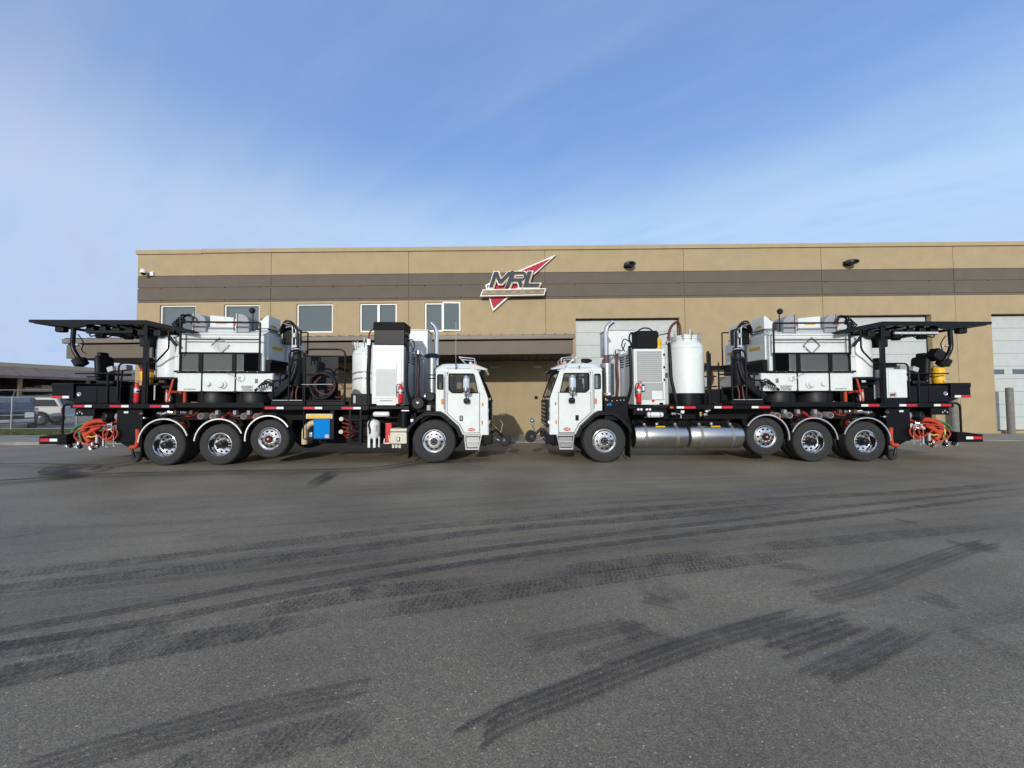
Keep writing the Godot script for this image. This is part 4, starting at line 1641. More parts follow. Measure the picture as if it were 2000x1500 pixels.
	# front fender in black
	for z in [0.03, -2.05]:
		var g := G()
		var outer := [V2(-0.76, 0.66), V2(-0.63, 0.95), V2(-0.30, 1.245), V2(-0.17, 1.325), V2(0.24, 1.325), V2(0.43, 1.21), V2(0.67, 0.95), V2(0.71, 0.78)]
		var inner := [V2(0.65, 0.78), V2(0.60, 0.90), V2(0.38, 1.13), V2(0.21, 1.23), V2(-0.13, 1.23), V2(-0.25, 1.16), V2(-0.56, 0.89), V2(-0.66, 0.66)]
		g.prism(outer + inner, z - 0.45, z, "z", 0.015)
		var f := build("front_fender", g, "black_plastic", T)
		g = G()
		g.tube([V(-0.70, 0.70, z), V(-0.58, 0.95, z), V(-0.27, 1.215, z), V(-0.15, 1.285, z), V(0.22, 1.285, z), V(0.40, 1.18, z), V(0.62, 0.95, z)], 0.010, 6)
		build("fender_lip", g, "black_matte", f)
	# roof
	var g := G()
	var rows := []
	for i in 9:
		var u := lerpf(-1.20, -0.01, i / 8.0)
		var h := 2.42 + 0.215 * pow(clampf((u + 1.26) / 0.26, 0, 1), 0.6) * (1.0 if i < 7 else (0.93 if i == 7 else 0.45))
		var row := []
		for j in 15:
			var t := float(j) / 14
			var e := pow(maxf(0.0, 1.0 - pow(absf(2 * t - 1), 8)), 0.6)
			row.append(V(u, lerpf(2.40, h, e), lerpf(zn + 0.005, zf - 0.005, t)))
		rows.append(row)
	g.sheet(rows)
	g.box(-1.12, -0.02, 2.36, 2.41, zn - 0.05, zf + 0.05, 0.01)
	var roof := build("roof", g, "cab_white", T)
	pipe("roof_seam", "light_grey", roof, [V(-0.92, 2.475, zn + 0.012), V(-0.30, 2.475, zn + 0.012)], 0.009)
	g = G()
	g.prism([V2(-0.96, 2.58), V2(-0.96, 2.60), V2(-1.10, 2.575), V2(-1.385, 2.46), V2(-1.38, 2.445), V2(-1.09, 2.56)], zf - 0.02, zn + 0.02)
	for z in [zn + 0.02, zf - 0.008]:
		g.prism([V2(-1.02, 2.43), V2(-0.96, 2.59), V2(-1.10, 2.572), V2(-1.38, 2.455), V2(-1.37, 2.43), V2(-1.12, 2.455)], z - 0.012, z)
	build("sun_visor", g, "polished", roof)
	for i in 5:
		bx("roof_marker", "amber", roof, -1.08, -0.97, 2.60, 2.64, -0.35 - i * 0.43, -0.47 - i * 0.43, 0.015)
	# chrome ladder guard, horn or antenna on the roof
	g = G()
	g.tube(bend([V(-1.0, 2.62, -0.9), V(-1.0, 2.82, -0.9), V(-0.55, 2.86, -0.9), V(-0.78, 2.64, -0.9)], 0.04), 0.014)
	g.tube(bend([V(-1.0, 2.62, -1.6), V(-1.0, 2.82, -1.6), V(-0.55, 2.86, -1.6), V(-0.78, 2.64, -1.6)], 0.04), 0.014)
	g.tube([V(-1.0, 2.80, -0.9), V(-1.0, 2.80, -1.6)], 0.014)
	g.tube([V(-0.56, 2.86, -0.9), V(-0.56, 2.86, -1.6)], 0.014)
	build("roof_lamp_frame", g, "polished", roof)
	cylinder("roof_lamp_post", "frame_white", roof, V(-0.86, 2.60, -1.2), V(-0.86, 2.76, -1.2), 0.04, 12)
	if driver:
		g = G()
		g.lathe([V2(0, 0), V2(0.06, 0.02), V2(0.065, 0.2), V2(0.035, 0.3), V2(0, 0.33)], V(-0.44, 2.74, -0.9), V(1, 0, 0), 16)
		build("air_horn", g, "black_plastic", roof)
		bx("horn_foot", "black_paint", roof, -0.32, -0.22, 2.62, 2.70, -0.86, -0.94)
		bx("roof_emblem", "print_black", roof, -0.645, -0.605, 2.45, 2.53, zn + 0.014, zn - 0.01, 0.004)
	else:
		pipe("antenna", "silver_paint", roof, [V(-0.555, 2.55, zn + 0.02), V(-0.555, 3.72, zn + 0.02)], 0.005, 5)
		bx("antenna_foot", "black_paint", roof, -0.575, -0.545, 2.45, 2.62, zn + 0.03, zn, 0.006)
	# windscreen, front panel
	g = G()
	g.prism([V2(-1.42, 0.72), V2(-1.36, 0.72), V2(-1.34, 1.72), V2(-1.40, 1.72)], zf + 0.03, zn - 0.03, "z", 0.01)
	var front := build("front_panel", g, "cab_white", T)
	bx("grille", "black_plastic", front, -1.49, -1.40, 0.88, 1.64, -0.42, -2.10, 0.04)
	for i in 6:
		bx("grille_bar", "polished", front, -1.503, -1.485, 0.96 + i * 0.11, 0.985 + i * 0.11, -0.55, -1.97, 0.004)
	for z in [-0.26, -2.26]:
		g = G()
		g.lathe([V2(0, 0.06), V2(0.06, 0.05), V2(0.095, 0.02), V2(0.10, -0.02), V2(0, -0.02)], V(-1.42, 1.02, z), V(-1, 0, 0), 16)
		build("headlight", g, "chrome", front)
	bx("front_emblem", "silver_paint", front, -1.425, -1.40, 1.31, 1.42, -0.16, -0.3, 0.02)
	g = G()
	g.quad(V(-1.395, 1.72, zn - 0.04), V(-1.395, 1.72, zf + 0.04), V(-1.13, 2.42, zf + 0.06), V(-1.13, 2.42, zn - 0.06))
	build("windscreen", g, "cab_glass", T)
	pipe("windscreen_seal", "black_matte", T, bend([V(-1.40, 1.715, zn - 0.03), V(-1.135, 2.41, zn - 0.05), V(-1.135, 2.41, zf + 0.05), V(-1.40, 1.715, zf + 0.03), V(-1.40, 1.715, zn - 0.03)], 0.05, 3), 0.022)
	for z in [-0.6, -1.5]:
		pipe("wiper", "black_paint", T, [V(-1.47, 1.50, z), V(-1.50, 1.62, z), V(-1.30, 2.12, z - 0.25)], 0.010, 6)
	# back wall and floor, things inside
	g = G()
	g.box(-0.08, -0.03, 1.35, 1.92, zn - 0.08, zf + 0.08, 0.005)
	g.box(-0.08, -0.03, 2.30, 2.45, zn - 0.08, zf + 0.08, 0.005)
	for z in [zn - 0.08, -0.95, -1.75, zf + 0.28]:
		g.box(-0.08, -0.03, 1.92, 2.30, z, z - 0.2, 0.005)
	build("cab_back", g, "light_grey", T)
	g = G()
	g.box(-1.36, -0.1, 1.25, 1.32, zn - 0.08, zf + 0.08, 0)
	g.box(-1.36, -1.0, 1.32, 1.78, zn - 0.10, zf + 0.10, 0.05)
	g.box(-0.8, -0.3, 1.32, 1.95, -1.0, -1.5, 0.03)
	var dash := build("cab_floor", g, "vinyl", T)
	for z in [-0.30, -1.72]:
		g = G()
		g.box(-0.80, -0.28, 1.40, 1.62, z, z - 0.5, 0.06, 2)
		g.box(-0.36, -0.20, 1.58, 2.14, z - 0.02, z - 0.48, 0.06, 2)
		g.box(-0.34, -0.22, 2.10, 2.28, z - 0.13, z - 0.37, 0.04, 2)
		build("driver_seat" if (z > -1) == driver else "passenger_seat", g, "vinyl" if z > -1 else "grey_cover", T)
	g = G()
	var wz := -0.55 if driver else -1.97
	var ring := []
	for i in 21:
		var a := TAU * i / 20
		ring.append(V(-0.93 + 0.10 * sin(a), 1.86 + 0.14 * sin(a), wz + 0.21 * cos(a)))
	g.tube(ring, 0.017, 6, false)
	g.tube([V(-1.1, 1.7, wz), V(-0.93, 1.86, wz)], 0.03)
	build("steering_wheel", g, "black_plastic", dash)


func compressor(driver: bool):
	# the air compressor cabinet right across the truck
	var cab0 := bx("compressor_cabinet", "white_paint", T, 0.80, 1.63, 1.49, 2.97 if driver else 3.08, -0.07, -2.42, 0.02)
	var top := 2.97 if driver else 3.08
	# the end face towards the cab: louvres near its top
	for z in [-0.35, -0.95, -1.6]:
		for k in 5:
			bx("louvre", "black_void", cab0, 0.793, 0.81, top - 0.42 + k * 0.07, top - 0.39 + k * 0.07, z, z - 0.42, 0.004)
	if driver:
		bx("louvre_recess", "grey_cover", cab0, 0.88, 1.53, 2.10, 2.90, -0.062, -0.09, 0.002)
		bx("front_frame", "white_paint", cab0, 0.84, 0.88, 2.08, 2.92, -0.045, -0.09, 0.004)
		bx("front_frame", "white_paint", cab0, 1.53, 1.57, 2.08, 2.92, -0.045, -0.09, 0.004)
		for k in 14:
			var g := G()
			var y := 2.135 + k * 0.054
			g.box(-0.32, 0.32, -0.022, 0.022, -0.003, 0.003, 0, 1, Transform3D(Basis(Vector3.RIGHT, 0.75), V(1.205, y, -0.043)))
			build("louvre_slat", g, "white_paint", cab0)
		bx("hinge", "black_paint", cab0, 1.575, 1.625, 2.78, 2.84, -0.05, -0.09)
		bx("hinge", "black_paint", cab0, 1.575, 1.625, 2.45, 2.51, -0.05, -0.09)
		bx("hinge", "black_paint", cab0, 1.575, 1.625, 2.12, 2.18, -0.05, -0.09)
		bx("grille_backing", "light_grey", cab0, 0.98, 1.57, 1.62, 2.08, -0.063, -0.09, 0.002)
		for k in 26:
			bx("grille_fin", "silver_paint", cab0, 0.985 + k * 0.0225, 0.993 + k * 0.0225, 1.625, 2.075, -0.045, -0.064, 0)
		bx("control_door", "white_paint", cab0, 1.25, 1.54, 1.63, 1.86, -0.035, -0.064, 0.006)
		bx("gauge_recess", "black_paint", cab0, 0.985, 1.085, 1.83, 2.03, -0.038, -0.064, 0.02)
		bx("gauge_plate", "tape_white", cab0, 1.01, 1.065, 1.86, 1.99, -0.034, -0.045, 0.01)
		cylinder("stop_button", "red_paint", cab0, V(1.29, 1.605, -0.07), V(1.29, 1.605, -0.03), 0.035, 12)
		lettering("small_print", "WARNING AIR PRESSURE", 0.022, "print_grey", cab0, V(1.42, 1.625, -0.0655), "Droid Sans", true, 0.003)
		bx("fork_slot", "black_void", cab0, 1.46, 1.56, 1.50, 1.55, -0.066, -0.1, 0.003)
		# cooler box and yellow canister on top
		var cb := bx("cooler_box", "black_matte", T, 0.92, 1.49, 3.0, 3.47, -0.18, -0.62, 0.02)
		pipe("box_handle", "black_hose", cb, flow([V(1.0, 3.46, -0.3), V(1.08, 3.535, -0.3), V(1.2, 3.56, -0.3), V(1.33, 3.53, -0.3), V(1.4, 3.46, -0.3)]), 0.02)
		var g := G()
		g.lathe([V2(0, 0), V2(0.09, 0.0), V2(0.1, 0.02), V2(0.1, 0.13), V2(0.085, 0.15), V2(0.1, 0.17), V2(0.1, 0.3), V2(0.06, 0.34), V2(0, 0.34)], V(1.60, 2.975, -0.5), Vector3.UP, 16)
		build("yellow_canister", g, "yellow_plastic", T)
	else:
		bx("door_panel", "white_paint", cab0, 0.86, 1.57, 1.60, 2.99, -0.060, -0.09, 0.006)
		bx("mesh_backing", "grey_cover", cab0, 0.99, 1.52, 1.68, 2.60, -0.058, -0.075, 0.002)
		# perforated sheet: a lattice of thin strips
		var g := G()
		var k := 0
		while k < 26:
			var x := 1.0 + k * 0.0205
			g.box(x - 0.0045, x + 0.0045, 1.68, 2.60, -0.048, -0.056, 0)
			k += 1
		k = 0
		while k < 37:
			var y := 1.69 + k * 0.0248
			g.box(0.99, 1.52, y - 0.0055, y + 0.0055, -0.0465, -0.054, 0)
			k += 1
		build("perforated_panel", g, "white_paint", cab0)
		bx("panel_band", "white_paint", cab0, 0.99, 1.52, 2.44, 2.60, -0.0445, -0.0465, 0)
		bx("panel_band", "white_paint", cab0, 0.99, 1.52, 1.68, 1.74, -0.0445, -0.0465, 0)
		for p in [[0.90, 2.95], [1.53, 2.95], [1.22, 2.96], [0.90, 2.3], [1.55, 2.3], [0.9, 1.63]]:
			cylinder("panel_bolt", "galvanised", cab0, V(p[0], p[1], -0.065), V(p[0], p[1], -0.05), 0.013, 8, 0.003)
		lettering("web_address", "www.mrlequipment.com", 0.022, "print_black", cab0, V(1.25 * S, 1.625 + 1.25 * RAKE, -0.0575), "Droid Sans", true, 0.003, 0.0, 0.31)
		bx("fork_slot", "black_void", cab0, 1.50, 1.62, 1.495, 1.54, -0.066, -0.1, 0.003)
		bx("fork_slot", "black_void", cab0, 0.88, 1.0, 1.495, 1.54, -0.066, -0.1, 0.003)
		var cb := bx("cooler_box", "black_plastic", T, 0.80, 1.60, 3.09, 3.67, -0.12, -0.72, 0.02)
		bx("box_lid", "black_matte", cb, 0.78, 1.62, 3.48, 3.695, -0.10, -0.74, 0.02)
		pipe("drain_hose", "red_hose", cb, flow([V(1.62, 3.55, -0.3), V(1.72, 3.5, -0.3), V(1.79, 3.38, -0.3), V(1.78, 3.2, -0.3)]), 0.022)
	# hoses up the front corner, the white tank at the back of the cabinet
	bx("header_tank", "white_paint", T, 0.45, 1.3, 2.98, 3.72, -1.55, -2.35, 0.02)
	bx("header_lid", "silver_paint", T, 0.43, 1.32, 3.722, 3.75, -1.53, -2.37, 0.006)
	bx("radiator_shroud", "light_grey", T, 0.50, 0.79, 1.55, 2.92, -1.25, -2.4, 0.02)
	pipe("coolant_hose", "black_hose", T, flow([V(0.74, 3.05, -0.2), V(0.72, 2.8, -0.1), V(0.73, 2.3, -0.08), V(0.72, 1.9, -0.1), V(0.66, 1.6, -0.2), V(0.6, 1.4, -0.3)]), 0.042, 10)
	pipe("coolant_hose", "dark_red", T, flow([V(0.62, 2.9, -1.0), V(0.6, 2.5, -0.95), V(0.62, 2.1, -0.95), V(0.58, 1.6, -0.95)]), 0.035, 10)
	pipe("coolant_hose", "black_hose", T, flow([V(0.85, 2.98, -0.25), V(0.78, 3.12, -0.22), V(0.76, 3.3, -0.3), V(0.86, 3.45, -0.4), V(0.95, 3.4, -0.4)]), 0.024, 8)
	pipe("coolant_hose", "black_hose", T, flow([V(0.7, 2.95, -0.5), V(0.62, 3.1, -0.5), V(0.7, 3.3, -0.55), V(0.85, 3.2, -0.5)]), 0.016, 8)
	bx("valve_block", "galvanised", T, 0.55, 0.68, 2.92, 3.06, -0.85, -1.0, 0.02)
	pipe("return_pipe", "galvanised", T, bend([V(0.45, 2.9, -0.9), V(0.55, 3.05, -0.9), V(0.72, 3.0, -0.8), V(0.75, 3.2, -0.6)], 0.05), 0.018)
	if driver:
		# exhaust stack in a perforated guard
		var g := G()
		g.tube(flow([V(0.20, 2.5, -0.55), V(0.20, 3.2, -0.55), V(0.205, 3.5, -0.55), V(0.26, 3.66, -0.55), V(0.40, 3.78, -0.55)]), 0.066, 18, false)
		var e := build("exhaust_stack", g, "chrome", T)
		cylinder("stack_base", "brown_rust", e, V(0.20, 2.52, -0.55), V(0.20, 2.86, -0.55), 0.070, 18)
		g = G()
		g.lathe([V2(0.15, 0), V2(0.18, 0.005), V2(0.18, 0.87), V2(0.15, 0.88), V2(0.08, 0.885)], V(0.205, 1.74, -0.5), Vector3.UP, 24)
		var hs := build("heat_guard", g, "brushed", e)
		g = G()
		for a in 13:
			for y in 24:
				var an := TAU * a / 26.0 + (0.12 if y % 2 else 0.0) - PI * 0.02
				var n := V(cos(an), 0, sin(an))
				var o := V(0.205, 1.79 + y * 0.034, -0.5) + n * 0.1795
				g.cyl(o, o + n * 0.0025, 0.010, 6, 0.0005)
		build("guard_holes", g, "black_plastic", hs).set_meta("kind", "stuff")
		bx("battery_box", "black_paint", T, 0.02, 0.645, 1.09, 1.72, -0.08, -0.7, 0.015)
		for p in [[0.10, 1.62], [0.22, 1.60], [0.35, 1.61], [0.44, 1.62], [0.53, 1.62], [0.10, 1.5]]:
			cylinder("switch", "tape_white", T, V(p[0], p[1], -0.09), V(p[0], p[1], -0.06), 0.012, 8, 0.003)
		cylinder("blue_knob", "blue_panel", T, V(0.16, 1.505, -0.09), V(0.16, 1.505, -0.03), 0.042, 14)
		bx("amber_knob", "brass", T, 0.03, 0.08, 1.60, 1.68, -0.06, -0.1, 0.015)
		cylinder("gauge", "tape_white", T, V(0.14, 1.785, -0.1), V(0.14, 1.785, -0.05), 0.04, 14)
		cylinder("gauge", "brass", T, V(0.045, 1.785, -0.1), V(0.045, 1.785, -0.05), 0.035, 14)
		bx("rear_louvre_strip", "black_paint", T, -0.02, 0.03, 1.9, 2.4, -0.13, -0.2, 0.01)
		for p in [[0.905, 1.375], [0.985, 1.375], [1.13, 1.375], [1.21, 1.375]]:
			cylinder("gauge", "tape_white", T, V(p[0], p[1], -0.12), V(p[0], p[1], -0.06), 0.033, 14)
		bx("gauge_panel", "black_paint", T, 0.78, 1.66, 1.24, 1.47, -0.10, -0.2)
		g = G()
		g.lathe([V2(0, 0), V2(0.06, 0.015), V2(0.072, 0.05), V2(0.072, 0.38), V2(0.06, 0.415), V2(0, 0.43)], V(1.13, 1.235, -0.09), V(1, 0, 0), 20)
		var at := build("air_tank", g, "white_paint", T)
		for x in [1.2, 1.45]:
			g = G()
			g.lathe([V2(0.073, 0), V2(0.077, 0), V2(0.077, 0.02), V2(0.073, 0.02)], V(x, 1.235, -0.09), V(1, 0, 0), 18)
			build("tank_band", g, "polished", at)
	else:
		# air intake stack with its mushroom cap, air cleaner drum, bright exhaust behind
		var g := G()
		g.lathe([V2(0.10, 0), V2(0.10, 0.86)], V(0.10, 1.93, -0.32), Vector3.UP, 22)
		var st := build("intake_stack", g, "brushed", T)
		g = G()
		for y in [2.20, 2.29]:
			g.lathe([V2(0.101, 0), V2(0.106, 0), V2(0.106, 0.03), V2(0.101, 0.03)], V(0.10, y, -0.32), Vector3.UP, 20)
		build("stack_clamp", g, "black_paint", st)
		g = G()
		g.lathe([V2(0.1, 0), V2(0.19, 0.0), V2(0.205, 0.03), V2(0.19, 0.075), V2(0.13, 0.11), V2(0, 0.115)], V(0.10, 2.775, -0.32), Vector3.UP, 24)
		build("intake_cap", g, "black_plastic", st)
		g = G()
		g.tube(flow([V(0.10, 1.95, -0.32), V(0.10, 1.84, -0.32), V(0.16, 1.76, -0.30), V(0.3, 1.72, -0.28)]), 0.09, 16)
		build("intake_elbow", g, "brushed", st)
		g = G()
		g.tube(flow([V(0.06, 2.6, -0.75), V(0.06, 3.2, -0.75), V(0.055, 3.5, -0.75), V(0.10, 3.66, -0.75), V(0.22, 3.80, -0.75)]), 0.066, 18, false)
		build("exhaust_stack", g, "chrome", T)
		g = G()
		g.lathe([V2(0, 0), V2(0.15, 0.0), V2(0.163, 0.02), V2(0.163, 0.36), V2(0.145, 0.385), V2(0.10, 0.385), V2(0.095, 0.392), V2(0, 0.392)], V(0.435, 1.555, -0.45), V(0, 0, 1), 28)
		var ac := build("air_cleaner", g, "black_plastic", T)
		g = G()
		g.prism([V2(0.395, 1.575), V2(0.41, 1.595), V2(0.46, 1.595), V2(0.475, 1.575), V2(0.435, 1.53)], -0.06, -0.052)
		build("cleaner_badge", g, "tape_white", ac)
		cylinder("cleaner_inlet", "black_plastic", T, V(0.13, 1.73, -0.5), V(0.13, 1.73, -0.14), 0.125, 22, 0.02)
		cylinder("filter_bowl", "light_grey", T, V(0.17, 1.36, -0.2), V(0.17, 1.5, -0.2), 0.055, 14)
		bx("bracket", "black_paint", T, 0.0, 0.72, 1.30, 1.72, -0.5, -0.75)
		g = G()
		g.lathe([V2(0, 0), V2(0.055, 0.01), V2(0.068, 0.05), V2(0.068, 0.38), V2(0.055, 0.415), V2(0, 0.43)], V(1.17, 1.265, -0.12), V(1, 0, 0), 20)
		build("air_tank", g, "white_paint", T)


func middle(driver: bool):
	# pressure tank on the driver's side
	var tz := -0.50 if driver else -1.95
	var tx := 2.355
	var g := G()
	g.lathe([V2(0.455, 1.80), V2(0.455, 2.97), V2(0.452, 2.975), V2(0.452, 2.985), V2(0.455, 2.99), V2(0.445, 3.06), V2(0.40, 3.14), V2(0.35, 3.17), V2(0.35, 3.25), V2(0.37, 3.26), V2(0.37, 3.30), V2(0.36, 3.305), V2(0.37, 3.31), V2(0.37, 3.345), V2(0.34, 3.355), V2(0, 3.355)], V(tx, 0, tz), Vector3.UP, 44)
	var tank := build("pressure_tank", g, "white_paint", T)
	g = G()
	g.lathe([V2(0.47, 1.46), V2(0.47, 1.50), V2(0.45, 1.51), V2(0.45, 1.80), V2(0.44, 1.805)], V(tx, 0, tz), Vector3.UP, 40)
	build("tank_base", g, "black_paint", tank)
	for i in 12:
		var a := TAU * i / 12
		var n := V(cos(a), 0, sin(a))
		var p := V(tx, 3.30, tz) + n * 0.385
		g = G()
		g.bar(p + V(0, -0.09, 0), p + V(0, 0.09, 0) + n * 0.01, 0.022, 0.022)
		g.tube([p + V(0, 0.07, 0), p + n * 0.07 + V(0, 0.09, 0), p + n * 0.08 + V(0, 0.02, 0)], 0.012, 6)
		build("swing_bolt", g, "galvanised", tank)
	bx("tank_nozzle", "white_paint", tank, tx - 0.06, tx + 0.06, 3.35, 3.42, tz + 0.06, tz - 0.06, 0.02)
	cylinder("relief_valve", "galvanised", tank, V(tx + 0.07, 3.35, tz + 0.15), V(tx + 0.07, 3.55, tz + 0.15), 0.025, 10)
	if driver:
		pipe("transfer_hose", "dark_red", T, flow([V(1.83, 3.15, -0.3), V(1.86, 3.42, -0.35), V(1.95, 3.62, -0.4), V(2.10, 3.74, -0.45), V(2.20, 3.70, -0.5), V(2.23, 3.55, -0.5), V(2.23, 3.4, -0.5)], 8), 0.036, 10)
		pipe("transfer_hose", "black_hose", T, flow([V(1.80, 3.15, -0.22), V(1.78, 2.7, -0.12), V(1.79, 2.2, -0.1), V(1.85, 1.85, -0.08), V(1.90, 1.55, -0.06), V(1.92, 1.3, -0.12)], 8), 0.044, 10)
		bx("hose_clamp", "galvanised", T, 1.74, 1.86, 3.10, 3.2, -0.2, -0.32, 0.02)
		bx("camera_box", "black_plastic", T, 1.64, 1.76, 3.32, 3.55, -0.8, -0.95, 0.03)
		pipe("camera_post", "black_paint", T, [V(1.72, 2.97, -0.9), V(1.72, 3.45, -0.9), V(2.1, 3.52, -0.9)], 0.018)
		for y in [2.80, 2.36, 1.93]:
			g = G()
			g.ball(V(tx + 0.47, y, tz + 0.02), 0.035, 10)
			build("tank_lug", g, "white_paint", tank)
		bx("stake_post", "black_paint", T, 2.73, 2.82, 1.49, 2.84, -0.03, -0.12, 0.01)
		bx("stake_cap", "black_paint", T, 2.735, 2.78, 2.84, 2.90, -0.03, -0.12, 0.01)
		for y in [2.36, 2.03, 1.71]:
			pipe("deck_rail", "black_paint", T, [V(2.9, y, -2.38), V(4.2, y, -2.38)], 0.02)
		pipe("deck_rail", "black_paint", T, [V(2.9, 1.5, -2.38), V(2.9, 2.4, -2.38)], 0.025)
		# valves and gauges under the deck
		for p in [[2.72, 1.33, 0.04], [2.79, 1.355, 0.03], [2.08, 1.31, 0.05]]:
			cylinder("gauge", "tape_white", T, V(p[0], p[1], -0.16), V(p[0], p[1], -0.1), p[2], 12)
		bx("pressure_valve", "brass", T, 2.53, 2.62, 1.17, 1.32, -0.12, -0.2, 0.03)
		bx("pressure_valve", "galvanised", T, 2.64, 2.76, 1.19, 1.28, -0.12, -0.2, 0.03)
		bx("pressure_valve", "galvanised", T, 1.78, 1.93, 1.22, 1.30, -0.1, -0.2, 0.03)
		bx("amber_marker", "amber", T, 1.71, 1.79, 1.40, 1.45, 0.01, -0.02, 0.008)
		pipe("valve_pipe", "galvanised", T, bend([V(1.95, 1.26, -0.15), V(2.05, 1.24, -0.15), V(2.05, 1.14, -0.15)], 0.03), 0.022)
	else:
		# hose rack with its backing panel
		g = G()
		g.tube(bend([V(3.33, 1.50, -0.05), V(3.33, 2.95, -0.05), V(2.31, 2.95, -0.05), V(2.31, 1.50, -0.05)], 0.16), 0.024, 10)
		var rack := build("hose_rack", g, "black_paint", T)
		pipe("rack_rail", "black_paint", rack, [V(3.33, 2.77, -0.05), V(2.31, 2.77, -0.05)], 0.02)
		pipe("rack_rail", "black_paint", rack, [V(3.33, 1.62, -0.04), V(2.31, 1.62, -0.04)], 0.02)
		pipe("rack_rail", "galvanised", rack, [V(3.40, 2.03, -0.03), V(2.62, 2.04, -0.03)], 0.010)
		bx("rack_panel", "black_plastic", rack, 2.98, 3.96, 1.50, 2.88, -1.25, -1.28, 0.006)
		bx("rack_step", "black_paint", rack, 2.33, 3.3, 1.49, 1.60, -0.06, -0.4, 0.01)
		bx("deck_cabinet", "black_paint", T, 1.75, 2.25, 1.49, 1.80, -0.3, -1.3, 0.01)
		bx("deck_cabinet_label", "light_grey", T, 2.12, 2.18, 1.55, 1.75, -0.29, -0.31, 0.002)
		pipe("corner_pipe", "black_hose", T, flow([V(1.72, 3.2, -0.12), V(1.70, 2.8, -0.08), V(1.72, 2.2, -0.08), V(1.70, 1.5, -0.1)]), 0.05, 10)
		bx("corner_valve", "galvanised", T, 1.66, 1.77, 3.06, 3.24, -0.05, -0.2, 0.02)
		# flashing bar and blue box under the deck
		bx("arrow_bar", "cream_paint", T, 2.62, 3.30, 1.145, 1.275, -0.06, -0.2, 0.012)
		bx("arrow_bar_lamps", "yellow_plastic", T, 2.66, 3.26, 1.165, 1.25, -0.045, -0.07, 0.006)
		for k in 3:
			bx("lamp_divider", "yellow_label", T, 2.80 + k * 0.15, 2.812 + k * 0.15, 1.165, 1.25, -0.042, -0.06, 0.002)
		var bb := bx("blue_box", "blue_panel", T, 2.69, 3.10, 0.62, 1.14, -0.07, -0.5, 0.008)
		bx("box_label", "light_grey", bb, 2.71, 2.81, 0.65, 0.74, -0.066, -0.08, 0.002)
		bx("box_frame", "black_paint", T, 2.58, 2.685, 0.60, 1.36, -0.07, -0.55, 0.01)
		pipe("box_guard", "black_paint", T, bend([V(3.34, 1.36, -0.04), V(3.34, 0.63, -0.04), V(2.6, 0.63, -0.04)], 0.03), 0.016)
		g = G()
		g.tube(flow([V(3.13, 1.04, -0.2), V(3.25, 1.0, -0.2), V(3.37, 0.86, -0.2), V(3.385, 0.68, -0.2), V(3.385, 0.48, -0.2)]), 0.075, 16)
		build("suction_pipe", g, "tan_pipe", T)
		bx("pump_head", "polished", T, 3.12, 3.26, 0.64, 0.82, -0.08, -0.25, 0.05)
		for p in [[2.40, 1.14], [2.405, 0.81]]:
			cylinder("gauge", "cream_paint", T, V(p[0], p[1], -0.14), V(p[0], p[1], -0.06), 0.055, 16)
		for k in 4:
			pipe("air_hose", "red_hose", T, flow([V(2.4, 1.15 - k * 0.11, -0.12), V(2.2 - 0.03 * k, 1.05 - k * 0.1, -0.2), V(2.3, 0.85 - k * 0.07, -0.25), V(2.42, 0.8, -0.15)]), 0.016, 6)
		# boarding ladder
		g = G()
		g.bar(V(2.16, 1.38, -0.03), V(2.16, 0.47, -0.03), 0.05, 0.03)
		g.bar(V(1.89, 1.38, -0.03), V(1.89, 0.47, -0.03), 0.05, 0.03)
		var lad := build("ladder", g, "black_paint", T)
		for y in [0.49, 0.80, 1.10]:
			bx("rung", "black_paint", lad, 1.88, 2.17, y, y + 0.035, -0.02, -0.09, 0.006)
		# receiver on legs, red jack, battery box
		g = G()
		g.lathe([V2(0, 0.60), V2(0.08, 0.605), V2(0.14, 0.64), V2(0.165, 0.70), V2(0.165, 1.02), V2(0.14, 1.08), V2(0.08, 1.115), V2(0.03, 1.12), V2(0, 1.14)], V(1.62, 0, -0.24), Vector3.UP, 28)
		var rc := build("air_receiver", g, "white_paint", T)
		for x in [1.56, 1.70]:
			bx("leg", "white_paint", rc, x - 0.035, x + 0.035, 0.39, 0.68, -0.10, -0.14, 0.01)
		bx("leg", "white_paint", rc, 1.45, 1.49, 0.39, 0.68, -0.2, -0.26, 0.01)
		bx("receiver_label", "light_grey", rc, 1.50, 1.55, 0.83, 0.99, -0.085, -0.115, 0.004)
		pipe("receiver_hose", "black_hose", rc, flow([V(1.66, 1.12, -0.12), V(1.69, 1.0, -0.05), V(1.66, 0.85, -0.05), V(1.67, 0.76, -0.08)]), 0.02)
		bx("jack_body", "red_paint", T, 1.14, 1.31, 0.50, 1.03, -0.2, -0.32, 0.02)
		pipe("jack_handle", "frame_white", T, bend([V(1.31, 0.62, -0.16), V(1.33, 0.50, -0.16), V(1.17, 0.50, -0.16), V(1.20, 0.72, -0.16)], 0.03), 0.014)
		var b2 := bx("step_box", "cream_paint", T, 0.70, 1.15, 0.49, 0.80, -0.05, -0.5, 0.03)
		bx("step_box_lid", "cream_paint", b2, 0.69, 1.16, 0.80, 0.90, -0.06, -0.5, 0.04)
		bx("box_latch", "black_paint", b2, 0.88, 0.97, 0.56, 0.68, -0.042, -0.06, 0.02)
		bx("latch_plate", "polished", b2, 0.90, 0.955, 0.575, 0.655, -0.036, -0.055, 0.015)
		for k in 3:
			bx("air_dryer", "cream_paint", b2, 0.86 + k * 0.085, 0.925 + k * 0.085, 0.385, 0.48, -0.06, -0.16, 0.012)
		cylinder("hydraulic_tank", "black_paint", T, V(0.84, 0.92, -0.3), V(0.84, 1.33, -0.3), 0.125, 24)
